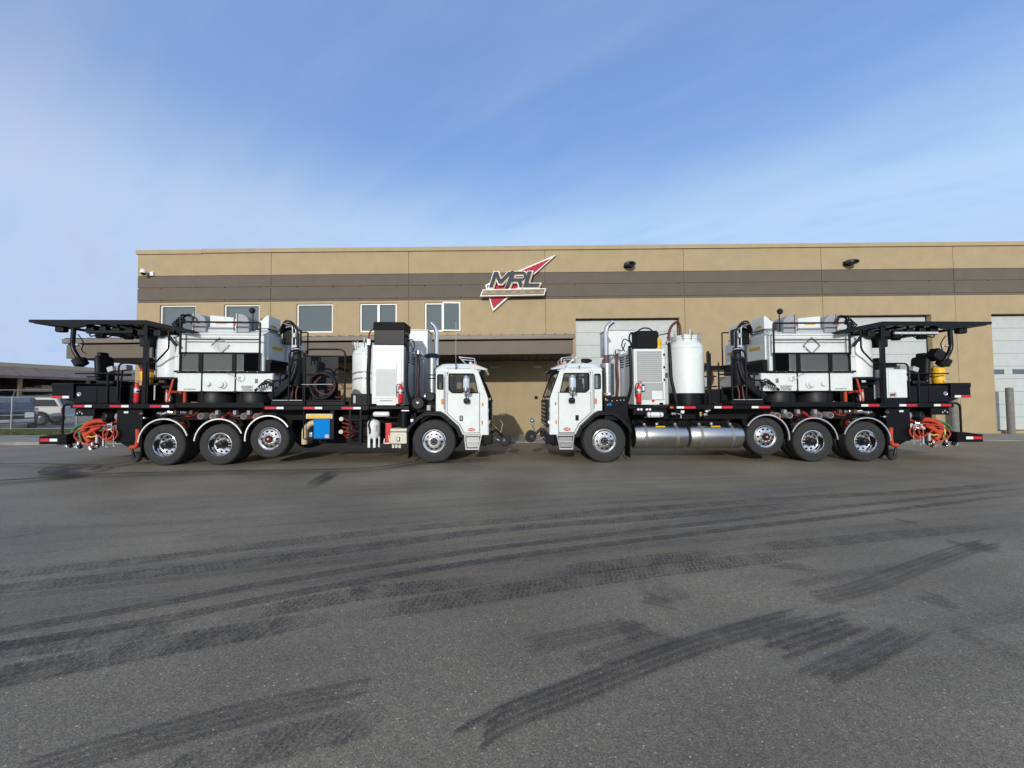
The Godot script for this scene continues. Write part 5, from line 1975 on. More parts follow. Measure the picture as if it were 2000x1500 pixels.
		bx("tank_valve", "galvanised", T, 0.66, 0.9, 1.32, 1.39, -0.15, -0.35, 0.03)
		bx("warning_label", "tape_white", T, 0.56, 0.63, 1.06, 1.14, -0.12, -0.14, 0.002)
		bx("filler_block", "black_matte", T, 0.55, 1.05, 0.9, 1.36, -0.45, -0.7, 0.02)


func mesh_guard(parent: Node, x0: float, x1: float, y0: float, y1: float, z: float):
	var g := G()
	var h := y1 - y0
	var step := 0.046
	var lean := 0.5
	var t := x0 - h * lean
	while t < x1:
		for k in [1, -1]:
			var a := V2(t, y0)
			var b := V2(t + h * lean, y1)
			if k < 0:
				a = V2(t, y1)
				b = V2(t + h * lean, y0)
			var u0 := clampf((x0 - a.x) / (b.x - a.x), 0, 1)
			var u1 := clampf((x1 - a.x) / (b.x - a.x), 0, 1)
			if u1 - u0 > 0.05:
				var p := a.lerp(b, u0)
				var q := a.lerp(b, u1)
				g.bar(V(p.x, p.y, z), V(q.x, q.y, z), 0.006, 0.0115, 0.0)
		t += step
	build("expanded_mesh", g, "black_paint", parent).set_meta("kind", "stuff")


func hoppers(driver: bool):
	for n in 2:
		var z0 := -0.25 if n == 0 else -1.40
		var z1 := z0 - 0.93
		var g := G()
		g.prism([V2(4.50, 2.36), V2(6.63, 2.36), V2(6.63, 3.36), V2(4.50, 3.36)], z1, z0, "z", 0.02)
		var h := build("kettle", g, "white_paint", T)
		# sloping roof plate
		g = G()
		g.prism([V2(-z0 - 0.01, 3.355), V2(-z1 + 0.01, 3.355), V2(-z1 - 0.12, 3.47), V2(-z0 + 0.22, 3.47)], 4.52, 6.61, "x", 0.01)
		build("kettle_top", g, "white_paint", h)
		bx("neck_tray", "silver_paint", h, 4.50, 4.86, 3.475, 3.50, z0 - 0.2, z0 - 0.82, 0.004)
		# end face towards the cab, its row of yellow labels, the dark duct below
		bx("end_panel", "white_paint", h, 4.46, 4.505, 2.70, 3.36, z0 - 0.12, z1 + 0.02, 0.01)
		for k in 4:
			bx("yellow_label", "yellow_label", h, 4.452, 4.465, 3.0, 3.09, z0 - 0.30 - k * 0.125, z0 - 0.40 - k * 0.125, 0.001)
		bx("burner_duct", "black_paint", h, 4.38, 4.50, 2.36, 2.70, z0 - 0.08, z1 + 0.04, 0.02)
		bx("burner_duct_rail", "black_paint", h, 4.34, 4.40, 2.60, 2.70, z0 - 0.06, z1 + 0.02, 0.01)
		# feed lid at that end
		g = G()
		g.prism([V2(4.52, 3.56), V2(4.52, 3.90), V2(4.57, 3.915), V2(4.77, 3.74), V2(4.80, 3.56)], z0 - 0.78, z0 - 0.22, "z", 0.01)
		var lid := build("feed_lid", g, "white_paint", h)
		bx("lid_label", "yellow_label", lid, 4.511, 4.524, 3.62, 3.67, z0 - 0.32, z0 - 0.55, 0.001)
		g = G()
		g.prism([V2(4.60, 3.40), V2(4.56, 3.56), V2(4.78, 3.56), V2(4.86, 3.40)], z0 - 0.74, z0 - 0.26, "z", 0.008)
		build("lid_neck", g, "galvanised", lid)
		if n == 1:
			continue
		bx("top_lip", "white_paint", h, 4.49, 6.64, 3.335, 3.375, z0 + 0.025, z0 - 0.02, 0.008)
		for x in [4.62, 6.50]:
			bx("edge_seam", "light_grey", h, x, x + 0.012, 2.88, 3.33, z0 + 0.003, z0 - 0.01, 0.001)
		bx("edge_seam", "light_grey", h, 4.63, 6.50, 3.255, 3.27, z0 + 0.004, z0 - 0.01, 0.001)
		# front: placard frame, middle lid, two hoods with grey covers
		g = G()
		var c := V2(5.62, 3.06)
		for k in 4:
			var a := c + Vector2.from_angle(PI / 2 * k) * 0.225
			var b := c + Vector2.from_angle(PI / 2 * (k + 1)) * 0.225
			g.bar(V(a.x, a.y, z0 + 0.02), V(b.x, b.y, z0 + 0.02), 0.03, 0.03, 0.006, V(0, 0, 1))
		g.prism([c + V2(0.205, 0), c + V2(0, 0.205), c + V2(-0.205, 0), c + V2(0, -0.205)], z0, z0 + 0.014)
		var pl := build("placard_frame", g, "brushed" if not driver else "galvanised", h)
		if not driver:
			g = G()
			g.prism([c + V2(-0.19, 0), c + V2(0, 0.19), c + V2(0, -0.19)], z0 + 0.014, z0 + 0.02)
			build("placard_leaf", g, "silver_paint", pl)
		else:
			g = G()
			g.prism([c + V2(0.185, 0), c + V2(0, 0.185), c + V2(-0.185, 0), c + V2(0, -0.185)], z0 + 0.012, z0 + 0.017)
			build("placard_plate", g, "white_paint", pl)
		for k in 4:
			g = G()
			g.bar(V(c.x - 0.21 + 0.14 * k, c.y + (0.02 if k % 2 else -0.09), z0 + 0.016), V(c.x - 0.17 + 0.14 * k, c.y + (0.05 if k % 2 else -0.06), z0 + 0.03), 0.02, 0.02)
			build("placard_clip", g, "galvanised", pl)
		g = G()
		g.prism([V2(5.44, 3.56), V2(6.06, 3.58), V2(6.06, 3.90), V2(5.44, 3.84)], z0 - 0.75, z0 - 0.2, "z", 0.012)
		lid = build("middle_lid", g, "white_paint", h)
		bx("lid_label", "yellow_label", lid, 5.62, 5.90, 3.66, 3.705, z0 - 0.192, z0 - 0.205, 0.001)
		g = G()
		g.prism([V2(5.38, 3.44), V2(5.44, 3.57), V2(6.06, 3.58), V2(6.12, 3.44)], z0 - 0.8, z0 - 0.17, "z", 0.008)
		build("lid_neck", g, "silver_paint", lid)
		for x in [4.97, 6.09]:
			g = G()
			var out := [V2(x, 3.43), V2(x + 0.30, 3.43), V2(x + 0.30, 3.92)]
			for k in 9:
				var a := PI / 2 + PI / 2 * k / 8
				out.append(V2(x + 0.26 + 0.26 * cos(a), 3.68 + 0.24 * sin(a)))
			g.prism(out, z0 - 0.55, z0 - 0.10, "z", 0.01, true)
			var hood := build("burner_hood", g, "hood_cloth", h)
			bx("hood_flange", "galvanised", hood, x + 0.305, x + 0.325, 3.42, 3.93, z0 - 0.08, z0 - 0.57, 0.003)
			for k in 3:
				g = G()
				g.tube(flow([V(x + 0.02, 3.60 + k * 0.06, z0 - 0.10), V(x + 0.12, 3.57 + k * 0.07, z0 - 0.094), V(x + 0.28, 3.61 + k * 0.06, z0 - 0.10)]), 0.008, 5)
				build("cover_fold", g, "hood_cloth", hood)
			bx("stack_side", "white_paint", h, x + 0.34, x + 0.44, 3.44, 3.80, z0 - 0.2, z0 - 0.45, 0.015)
			bx("red_marker", "red_paint", h, x + 0.36, x + 0.46, 3.64, 3.70, z0 - 0.19, z0 - 0.21, 0.003)
		# lamp on a stalk and black motor near the cab end
		pipe("lamp_stalk", "black_paint", h, [V(4.93, 3.5, z0 - 0.2), V(4.93, 3.98, z0 - 0.2)], 0.014)
		g = G()
		g.lathe([V2(0, -0.04), V2(0.07, -0.03), V2(0.085, 0.01), V2(0.07, 0.045), V2(0, 0.05)], V(4.945, 4.03, z0 - 0.2), V(0.3, 0.1, 1), 18)
		build("work_lamp", g, "black_plastic", h)
		bx("mixer_motor", "black_plastic", h, 4.68, 4.90, 3.60, 3.88, z0 - 0.45, z0 - 0.65, 0.03)
		bx("red_valve", "red_paint", h, 4.84, 4.98, 3.60, 3.72, z0 - 0.5, z0 - 0.6, 0.03)
		# guard of expanded mesh along the front, louvres at the cab end
		bx("guard_backing", "white_paint", h, 4.56, 6.60, 2.37, 2.86, z0 + 0.025, z0 - 0.01, 0.002)
		for q in [[5.00, 5.17], [5.29, 6.02], [6.14, 6.56]]:
			mesh_guard(h, q[0], q[1], 2.40, 2.84, z0 + 0.055)
		bx("guard_rail", "black_paint", h, 4.55, 6.62, 2.835, 2.87, z0 + 0.075, z0 + 0.03, 0.005)
		bx("guard_rail", "black_paint", h, 4.38, 6.72, 2.335, 2.385, z0 + 0.095, z0 - 0.0, 0.005)
		for x in [4.56, 5.18, 6.03, 6.57]:
			bx("guard_post", "black_paint", h, x, x + (0.10 if x > 5 and x < 6.5 else 0.045), 2.385, 2.835, z0 + 0.072, z0 + 0.03, 0.005)
		for k in 9:
			g = G()
			g.box(-0.19, 0.19, -0.024, 0.024, -0.003, 0.003, 0, 1, Transform3D(Basis(Vector3.RIGHT, 0.7), V(4.80, 2.425 + k * 0.05, z0 + 0.055)))
			build("louvre_slat", g, "black_paint", h)
		bx("louvre_back", "black_void", h, 4.61, 4.99, 2.39, 2.84, z0 + 0.034, z0 + 0.0, 0.002)
		for k in 9:
			cylinder("guard_bolt", "galvanised", h, V(4.6 + k * 0.25, 2.36, z0 + 0.09), V(4.6 + k * 0.25, 2.36, z0 + 0.105), 0.012, 8, 0.003)
	# lower fire box, its seams, flanges and lettering
	var z := -0.20
	var fb := bx("fire_box", "white_paint", T, 4.22, 6.65, 1.84, 2.325, z, -2.3, 0.015)
	for q in [[4.235, 5.165], [5.185, 6.015], [6.035, 6.64]]:
		bx("box_panel", "white_paint", fb, q[0], q[1], 1.85, 2.30, z + 0.014, z - 0.01, 0.006)
	for x in [5.175, 6.025]:
		bx("seam_strap", "black_paint", fb, x - 0.013, x + 0.013, 1.83, 2.33, z + 0.035, z, 0.004)
		bx("strap_foot", "black_paint", fb, x - 0.05, x + 0.03, 1.815, 1.86, z + 0.04, z, 0.006)
	for q in [[5.50, 2.03, 0.115, 0.03], [5.53, 2.03, 0.085, 0.07], [5.86, 2.045, 0.066, 0.05], [5.03, 2.20, 0.10, 0.02]]:
		cylinder("flange", "white_paint", fb, V(q[0], q[1], z), V(q[0], q[1], z + 0.014 + q[3]), q[2], 24, 0.012)
	cylinder("flange_bolt", "silver_paint", fb, V(5.06, 2.21, z), V(5.06, 2.21, z + 0.06), 0.03, 14)
	pipe("vent_pipe", "light_grey", fb, flow([V(5.35, 2.30, z + 0.05), V(5.22, 2.27, z + 0.06), V(5.12, 2.17, z + 0.06), V(5.02, 2.13, z + 0.05)]), 0.012)
	bx("data_plate", "print_grey", fb, 4.60, 4.68, 2.06, 2.18, z + 0.018, z, 0.002)
	for q in [["ROADWAY", 1.965], ["STRIPING", 1.893]]:
		lettering("lettering", q[0], 0.064, "print_black", fb, V(4.87 * S, q[1] + 4.87 * RAKE, z + 0.0145), "Droid Sans", true, 0.003, 0.0, 0.30 if q[0] == "ROADWAY" else 0.275)
	lettering("web_address", "www.mrlequipment.com", 0.03, "print_black", fb, V(6.33 * S, 1.905 + 6.33 * RAKE, z + 0.0145), "Droid Sans", true, 0.003, 0.0, 0.30)
	for x in [4.93, 5.93]:
		var g := G()
		g.lathe([V2(0.46, 1.54), V2(0.48, 1.55), V2(0.48, 1.81), V2(0.46, 1.838)], V(x, 0, -0.72), Vector3.UP, 36)
		var d := build("heater_drum", g, "black_plastic", T)
		bx("drum_seam", "black_paint", d, x + 0.09, x + 0.11, 1.56, 1.82, -0.235, -0.26, 0.002)
	bx("drum_backing", "black_void", T, 4.4, 6.6, 1.54, 1.838, -1.0, -1.05, 0)
	# guard rails round the top
	var g := G()
	var zr := -0.10
	g.tube(bend([V(4.52, 2.84, zr), V(4.52, 3.64, zr), V(6.53, 3.645, zr), V(6.53, 2.80, zr)], 0.03), 0.024, 8)
	var gr := build("guard_frame", g, "black_paint", T)
	pipe("middle_rail", "black_paint", gr, [V(4.52, 3.195, zr), V(6.53, 3.195, zr)], 0.018)
	pipe("end_rail", "black_paint", gr, bend([V(6.53, 3.70, zr), V(6.53, 3.83, zr), V(6.53, 3.87, -0.5), V(6.53, 3.5, -0.5)], 0.1), 0.024)
	pipe("end_rail", "black_paint", gr, bend([V(6.30, 3.70, zr - 0.1), V(6.38, 3.88, zr - 0.1), V(6.60, 3.80, zr - 0.15), V(6.64, 3.5, zr - 0.15)], 0.1), 0.026)
	pipe("far_rail", "black_paint", T, bend([V(4.42, 2.5, -2.4), V(4.42, 3.78, -2.4), V(6.5, 3.8, -2.4)], 0.03), 0.022)
	# filter tower, thick hoses and rails between the tank and the kettles
	var rz := -0.06
	pipe("arch_rail", "black_paint", T, bend([V(3.37, 1.5, rz), V(3.37, 2.93, rz), V(3.74, 2.93, rz), V(3.74, 1.5, rz)], 0.17, 7), 0.024, 10)
	pipe("arch_bar", "black_paint", T, [V(3.37, 2.69, rz), V(3.74, 2.69, rz)], 0.018)
	pipe("step_rail", "black_paint", T, bend([V(4.15, 1.5, rz), V(4.15, 2.12, rz), V(3.88, 2.14, rz), V(3.80, 2.3, rz)], 0.13), 0.022, 10)
	bx("step_plate", "black_paint", T, 3.38, 4.18, 1.49, 1.60, rz + 0.02, -0.6, 0.01)
	bx("step_edge", "silver_paint", T, 3.39, 4.14, 1.615, 1.63, rz + 0.02, rz, 0.003)
	bx("low_cabinet", "black_paint", T, 3.75, 4.22, 1.56, 1.98, -0.28, -1.3, 0.01)
	bx("low_cabinet", "black_plastic", T, 3.15, 3.74, 1.50, 1.92, -0.9, -1.9, 0.01)
	g = G()
	g.lathe([V2(0.13, 1.98), V2(0.14, 2.0), V2(0.14, 2.72), V2(0.10, 2.80), V2(0.10, 2.92), V2(0.11, 2.93), V2(0.11, 3.0), V2(0.09, 3.02), V2(0, 3.02)], V(3.66, 0, -0.30), Vector3.UP, 22)
	var tower := build("filter_tower", g, "black_plastic", T)
	g = G()
	g.lathe([V2(0.112, 2.95), V2(0.118, 2.955), V2(0.118, 2.985), V2(0.112, 2.99)], V(3.66, 0, -0.30), Vector3.UP, 20)
	build("tower_clamp", g, "polished", tower)
	for k in 3:
		pipe("bundle_hose", "black_hose", T, flow([V(3.62 + k * 0.07, 2.75, -0.26), V(3.64 + k * 0.07, 2.4, -0.16), V(3.74 + k * 0.07, 2.1, -0.12), V(3.95 + k * 0.06, 1.85, -0.11), V(4.22 + k * 0.03, 1.66 + k * 0.04, -0.14)], 7), 0.052, 10)
	pipe("red_hose", "dark_red", T, flow([V(3.72, 2.0, -0.2), V(3.70, 1.8, -0.15), V(3.73, 1.5, -0.12)]), 0.02)
	pipe("red_hose", "dark_red", T, flow([V(3.58, 2.0, -0.2), V(3.60, 1.8, -0.15), V(3.57, 1.5, -0.12)]), 0.02)
	# silver pipework and loops of hose at the kettle end
	for k in 3:
		pipe("riser_pipe", "galvanised", T, bend([V(3.72 + k * 0.09, 2.9, -0.5), V(3.72 + k * 0.09, 3.5 + k * 0.07, -0.5), V(4.0 + k * 0.1, 3.62 + k * 0.05, -0.6)], 0.08), 0.020)
	bx("riser_valve", "polished", T, 3.74, 3.90, 3.02, 3.12, -0.42, -0.55, 0.02)
	bx("riser_valve", "polished", T, 3.78, 3.88, 3.3, 3.44, -0.42, -0.55, 0.02)
	for k in 4:
		pipe("loop_hose", "black_hose", T, flow([V(3.68 + k * 0.05, 3.0, -0.36 - k * 0.08), V(3.70 + k * 0.05, 3.45, -0.38 - k * 0.08), V(3.86 + k * 0.04, 3.70 - k * 0.03, -0.42 - k * 0.1), V(4.15 + k * 0.05, 3.78 - k * 0.05, -0.6 - k * 0.1), V(4.45, 3.6 - k * 0.05, -0.9)], 7), 0.026, 8)
	bx("auger_box", "black_paint", T, 4.02, 4.42, 3.20, 3.66, -0.95, -1.25, 0.02)
	pipe("shelf_rail", "black_paint", T, [V(3.15, 2.30, -0.3), V(4.32, 2.30, -0.3)], 0.02)
	pipe("shelf_rail", "black_paint", T, [V(3.55, 2.14, -0.2), V(4.25, 2.14, -0.2)], 0.018)
	for x in [3.15, 3.5, 4.1, 4.3]:
		pipe("shelf_post", "black_paint", T, [V(x, 1.5 if x < 3.4 else 1.95, -0.3), V(x, 2.62 if x < 3.4 else 2.36, -0.3)], 0.022)
	bx("shelf_box", "black_paint", T, 3.1, 4.3, 2.50, 2.62, -1.3, -2.3, 0.01)
	bx("shelf_box", "light_grey", T, 3.25, 3.5, 1.95, 2.25, -1.5, -1.8, 0.01)
	# hand nozzle hooked on the fire box
	var nz := pipe("hand_gun", "black_hose", T, flow([V(4.20, 2.02, -0.1), V(4.30, 2.08, -0.08), V(4.40, 2.04, -0.08), V(4.50, 1.95, -0.08)]), 0.05, 10)
	cylinder("gun_tip", "black_plastic", nz, V(4.48, 1.96, -0.08), V(4.60, 1.87, -0.06), 0.035, 12)
	pipe("gun_loop", "black_hose", nz, flow([V(4.20, 2.0, -0.1), V(4.18, 2.1, -0.09), V(4.27, 2.16, -0.09), V(4.38, 2.12, -0.08)]), 0.014, 6)
	for k in 5:
		bx("gun_valve", "galvanised", nz, 4.24 + k * 0.06, 4.27 + k * 0.06, 1.98 - 0.02 * k, 2.05 - 0.02 * k, -0.02, -0.05, 0.008)


func seat(x: float, z: float):
	var g := G()
	g.box(x - 0.10, x + 0.36, 2.0, 2.13, z + 0.24, z - 0.24, 0.06, 3)
	var st := build("operator_seat", g, "vinyl", T)
	g = G()
	g.box(-0.08, 0.08, 0.0, 0.66, -0.23, 0.23, 0.08, 3, Transform3D(Basis(Vector3.BACK, -0.10), V(x + 0.33, 2.12, z)))
	build("backrest", g, "vinyl", st)
	g = G()
	g.box(-0.06, 0.06, 0.03, 0.22, -0.13, 0.13, 0.05, 3, Transform3D(Basis(Vector3.BACK, -0.12), V(x + 0.40, 2.66, z)))
	build("headrest", g, "vinyl", st)
	for d in [-0.28, 0.28]:
		g = G()
		g.box(x - 0.06, x + 0.34, 2.27, 2.33, z + d - 0.04, z + d + 0.04, 0.025, 2)
		build("armrest", g, "vinyl", st)
	bx("seat_post", "black_paint", st, x + 0.02, x + 0.24, 1.52, 2.0, z + 0.14, z - 0.14, 0.02)


func station(driver: bool):
	# roof frame
	var g := G()
	for z in [0.0, -2.36]:
		g.prism([V2(6.18, 3.42), V2(7.33, 3.66), V2(10.18, 3.645), V2(10.18, 3.575), V2(9.5, 3.50), V2(9.05, 3.45), V2(8.7, 3.54), V2(7.36, 3.55), V2(6.18, 3.33)], z - 0.1, z)
	for x in [7.4, 8.2, 9.2, 10.1]:
		g.box(x, x + 0.07, 3.56, 3.63, -0.1, -2.36, 0.005)
	var rf := build("station_roof", g, "black_paint", T)
	g = G()
	g.prism([V2(7.33, 3.665), V2(9.2, 3.66), V2(9.2, 3.645), V2(7.33, 3.65)], -2.42, -0.03)
	for k in 5:
		g.bar(V(6.25, 3.40, -0.3 - k * 0.45), V(7.34, 3.62, -0.3 - k * 0.45), 0.05, 0.04)
	for k in 3:
		g.bar(V(6.3 + k * 0.4, 3.41 + k * 0.08, -0.05), V(6.3 + k * 0.4, 3.41 + k * 0.08, -2.4), 0.05, 0.04)
	for k in 3:
		g.bar(V(9.2, 3.62, -0.5 - k * 0.7), V(10.15, 3.60, -0.5 - k * 0.7), 0.05, 0.04)
	build("roof_sheet", g, "black_paint", rf)
	for q in [[7.45, 7.65, 3.27], [7.75, 7.97, 3.28], [8.08, 8.32, 3.30], [8.72, 8.94, 3.33], [9.47, 9.70, 3.36], [7.05, 7.25, 3.26], [8.42, 8.6, 3.36]]:
		for z in [-0.12, -1.1]:
			var lm := bx("work_light", "black_plastic", rf, q[0], q[1], q[2], q[2] + 0.18, z, z - 0.16, 0.03)
			bx("light_stem", "black_paint", lm, q[0] + 0.08, q[0] + 0.12, q[2] + 0.18, 3.6, z - 0.06, z - 0.1, 0.004)
	bx("light_bar", "silver_paint" if driver else "black_plastic", rf, 7.70, 8.86, 3.325, 3.40, -0.06, -0.14, 0.02)
	if driver:
		for k in 7:
			bx("bar_lens", "lamp_lens", rf, 7.74 + k * 0.16, 7.87 + k * 0.16, 3.34, 3.385, -0.055, -0.07, 0.006)
	for z in [-0.04, -2.36]:
		bx("front_post", "black_paint", T, 7.31, 7.41, 1.525, 3.60, z, z - 0.09, 0.01)
		pipe("rear_post", "black_paint", T, bend([V(9.17, 3.55, z - 0.05), V(9.19, 2.95, z - 0.05), V(9.04, 2.70, z - 0.05), V(8.98, 2.55, z - 0.1)], 0.14), 0.05, 12)
		pipe("hoop", "black_paint", T, bend([V(7.34, 3.55, z - 0.04), V(6.80, 3.53, z - 0.04), V(6.80, 2.93, z - 0.04), V(7.14, 2.56, z - 0.04), V(7.34, 2.56, z - 0.04)], 0.1), 0.022, 10)
	pipe("side_rail", "black_paint", T, bend([V(7.40, 2.56, -0.08), V(8.02, 2.56, -0.08), V(8.03, 1.6, -0.08)], 0.13), 0.021, 10)
	pipe("side_rail", "black_paint", T, [V(7.96, 2.29, -0.08), V(9.08, 2.29, -0.08)], 0.018)
	pipe("side_rail", "black_paint", T, [V(8.28, 2.29, -0.08), V(8.28, 1.53, -0.08)], 0.02)
	pipe("side_rail", "black_paint", T, [V(8.95, 2.23, -0.5), V(9.22, 2.23, -0.5)], 0.02)
	# the boxes the seats stand on
	var lb := bx("station_base", "black_paint", T, 7.98, 9.08, 1.53, 1.97, -0.10, -2.38, 0.012)
	bx("base_door", "black_paint", lb, 8.55, 9.05, 1.55, 1.95, -0.085, -0.12, 0.008)
	bx("base_door", "black_paint", lb, 8.0, 8.25, 1.55, 1.95, -0.09, -0.12, 0.008)
	g = G()
	g.lathe([V2(0.055, 0), V2(0.055, 0.012), V2(0.042, 0.014), V2(0.03, 0.006), V2(0, 0.006)], V(8.97, 1.76, -0.085), V(0, 0, 1), 18)
	g.box(8.925, 9.015, 1.75, 1.77, -0.062, -0.08, 0.004)
	build("door_latch", g, "polished", lb)
	var rb := bx("rear_box", "black_paint", T, 9.12, 9.65, 1.655, 2.035, -0.08, -0.9, 0.02)
	bx("rear_box_lid", "black_paint", rb, 9.115, 9.655, 1.93, 2.045, -0.07, -0.91, 0.015)
	g = G()
	g.prism([V2(9.1, 1.65), V2(9.42, 1.65), V2(9.1, 1.52)], -0.5, -0.15)
	build("box_bracket", g, "black_paint", rb)
	tape(9.20, 9.36, 9.62, 1.66, 0.06, -0.062)
	seat(8.42, -0.50)
	seat(8.42, -1.85)
	# screen and control boxes
	for z in [-0.42, -1.75]:
		g = G()
		g.box(-0.14, 0.14, -0.07, 0.07, -0.10, 0.10, 0.02, 1, Transform3D(Basis(Vector3.BACK, -0.12), V(8.20, 2.46, z)))
		var scr := build("control_screen", g, "grey_cover", T)
		g = G()
		g.box(-0.08, 0.08, -0.07, 0.07, -0.1, 0.1, 0.02, 1, Transform3D(Basis(Vector3.BACK, -0.35), V(8.43, 2.42, z + 0.06)))
		build("control_box", g, "light_grey", scr)
		pipe("screen_arm", "black_paint", scr, [V(8.25, 2.4, z), V(8.28, 1.9, z)], 0.02)
	for q in [[8.91, 2.80, 0.60, 0.12, 0.14], [9.12, 2.60, 0.55, 0.10, 0.10]]:
		if q[0] < 9 and not driver:
			continue
		g = G()
		g.box(-q[3], q[3], -q[4], q[4], -0.12, 0.12, 0.02, 1, Transform3D(Basis(Vector3.BACK, -q[2]), V(q[0], q[1], -0.22)))
		build("speaker_box", g, "black_plastic", T)
	pipe("camera_bracket", "galvanised", T, [V(9.0, 2.95, -0.2), V(9.08, 3.05, -0.16), V(9.16, 3.02, -0.12)], 0.014)
	bx("rear_camera", "silver_paint", T, 9.08, 9.16, 3.0, 3.07, -0.1, -0.17, 0.02)
	if driver:
		var wc := bx("electrical_cabinet", "white_paint", T, 7.43, 7.97, 1.65, 2.41, -0.08, -0.40, 0.012)
		bx("cabinet_door", "white_paint", wc, 7.48, 7.965, 1.66, 2.405, -0.065, -0.1, 0.01)
		bx("cabinet_foot", "black_paint", wc, 7.44, 7.96, 1.52, 1.648, -0.09, -0.38, 0.005)
		bx("logo_patch", "light_grey", wc, 7.495, 7.675, 1.68, 1.80, -0.063, -0.08, 0.001)
		g = G()
		g.prism([V2(7.50, 1.69), V2(7.53, 1.735), V2(7.668, 1.795), V2(7.60, 1.72)], -0.0625, -0.0605)
		build("logo_arrow", g, "sign_red", wc)
		lettering("logo_letters", "MRL", 0.055, "print_black", wc, V(7.575, 1.735, -0.0585), "Droid Sans", true, 0.003, 0.25)
		bx("camera_monitor", "black_plastic", T, 7.42, 7.82, 2.46, 2.58, -0.15, -0.3, 0.02)
	else:
		bx("low_chest", "black_paint", T, 7.42, 7.9, 1.53, 2.0, -0.25, -0.7, 0.01)
	# wiring looms, a junction box and hoses that hang under the roof
	bx("junction_box", "black_plastic", T, 7.44, 7.70, 3.02, 3.40, -0.25, -0.5, 0.02)
	bx("junction_box", "black_plastic", T, 6.75, 7.02, 3.20, 3.42, -0.9, -1.2, 0.02)
	for k in 6:
		var x := 6.6 + k * 0.42
		pipe("cable", "black_hose", T, flow([V(x, 3.42 + minf(0.02 * k, 0.1), -0.3 - 0.2 * (k % 3)), V(x + 0.15, 3.30, -0.3), V(x + 0.33, 3.27 + 0.03 * (k % 2), -0.35), V(x + 0.5, 3.45, -0.5)]), 0.016, 6)
	pipe("cable", "black_hose", T, flow([V(7.36, 3.3, -0.16), V(7.50, 2.9, -0.2), V(7.46, 2.6, -0.22), V(7.6, 2.45, -0.45)]), 0.018, 6)
	pipe("cable", "black_hose", T, flow([V(9.10, 3.3, -0.12), V(9.0, 3.1, -0.16), V(9.05, 2.9, -0.18), V(8.95, 2.8, -0.2)]), 0.012, 6)
	for k in 4:
		pipe("cable", "black_hose", T, flow([V(6.62 + k * 0.05, 3.5, -0.3 - k * 0.05), V(6.75 + k * 0.03, 3.66 - k * 0.03, -0.3), V(6.70 + k * 0.05, 3.78 - k * 0.05, -0.25), V(6.50, 3.72 - k * 0.03, -0.2)]), 0.018, 6)
	pipe("wind_flap", "black_plastic", T, [V(6.62, 3.02, -0.1), V(6.86, 3.30, -0.12)], 0.035, 6)
	# white tank and red valves behind the kettles
	g = G()
	g.lathe([V2(0.30, 2.19), V2(0.38, 2.22), V2(0.38, 3.16), V2(0.35, 3.26), V2(0.25, 3.34), V2(0.1, 3.37), V2(0, 3.37)], V(7.08, 0, -0.62), Vector3.UP, 32)
	var wt := build("bead_tank", g, "white_paint", T)
	for y in [2.95, 2.40]:
		g = G()
		g.ball(V(7.45, y, -0.50), 0.03, 10)
		build("tank_lug", g, "white_paint", wt)
	bx("tank_panel", "white_paint", T, 6.66, 6.80, 2.2, 3.28, -0.25, -0.8, 0.02)
	bx("panel_handle", "light_grey", T, 6.70, 6.79, 2.75, 2.775, -0.235, -0.26, 0.004)
	bx("tank_shelf", "black_paint", T, 6.66, 7.42, 2.15, 2.185, -0.06, -1.1, 0.005)
	bx("shelf_stay", "black_paint", T, 7.27, 7.31, 1.53, 2.5, -0.06, -0.1, 0.004)
	bx("dark_bulkhead", "black_paint", T, 6.95, 7.40, 1.53, 2.15, -0.75, -0.8, 0.005)
	bx("dark_bulkhead", "black_void", T, 6.55, 7.0, 1.56, 2.15, -1.0, -1.05, 0.005)
	g = G()
	g.bar(V(6.66, 2.17, -0.08), V(6.80, 1.57, -0.08), 0.045, 0.02)
	build("red_lever", g, "orange_hose", T)
	for q in [[6.53, 1.56, 1.85], [6.90, 1.56, 1.72], [6.98, 1.56, 1.90]]:
		pipe("valve_pipe", "orange_hose", T, [V(q[0], q[1], -0.3), V(q[0], q[2], -0.3)], 0.042, 12)
	pipe("valve_pipe", "red_hose", T, bend([V(6.60, 1.80, -0.3), V(6.80, 1.84, -0.3), V(7.0, 1.80, -0.3), V(7.0, 1.6, -0.3)], 0.07), 0.036, 12)
	for k in 3:
		cylinder("valve_body", "galvanised" if k else "black_plastic", T, V(6.78 + k * 0.07, 1.58, -0.22), V(6.78 + k * 0.07, 1.70 + 0.06 * k, -0.22), 0.035, 12)
	cylinder("pump_motor", "black_plastic", T, V(6.78, 1.95, -0.28), V(7.08, 1.95, -0.28), 0.065, 16)
	bx("gas_strut", "galvanised", T, 7.08, 7.115, 1.62, 2.0, -0.05, -0.07, 0.006)
	# tail: paint tank, lamps, tail rail and step
	var pt := bx("paint_tank", "black_paint", T, 7.46, 8.10, 0.52, 1.39, -0.14, -2.3, 0.02)
	g = G()
	g.prism([V2(7.55, 0.40), V2(7.47, 0.53), V2(8.05, 0.53), V2(7.82, 0.40)], -0.7, -0.2)
	build("tank_sump", g, "black_paint", pt)
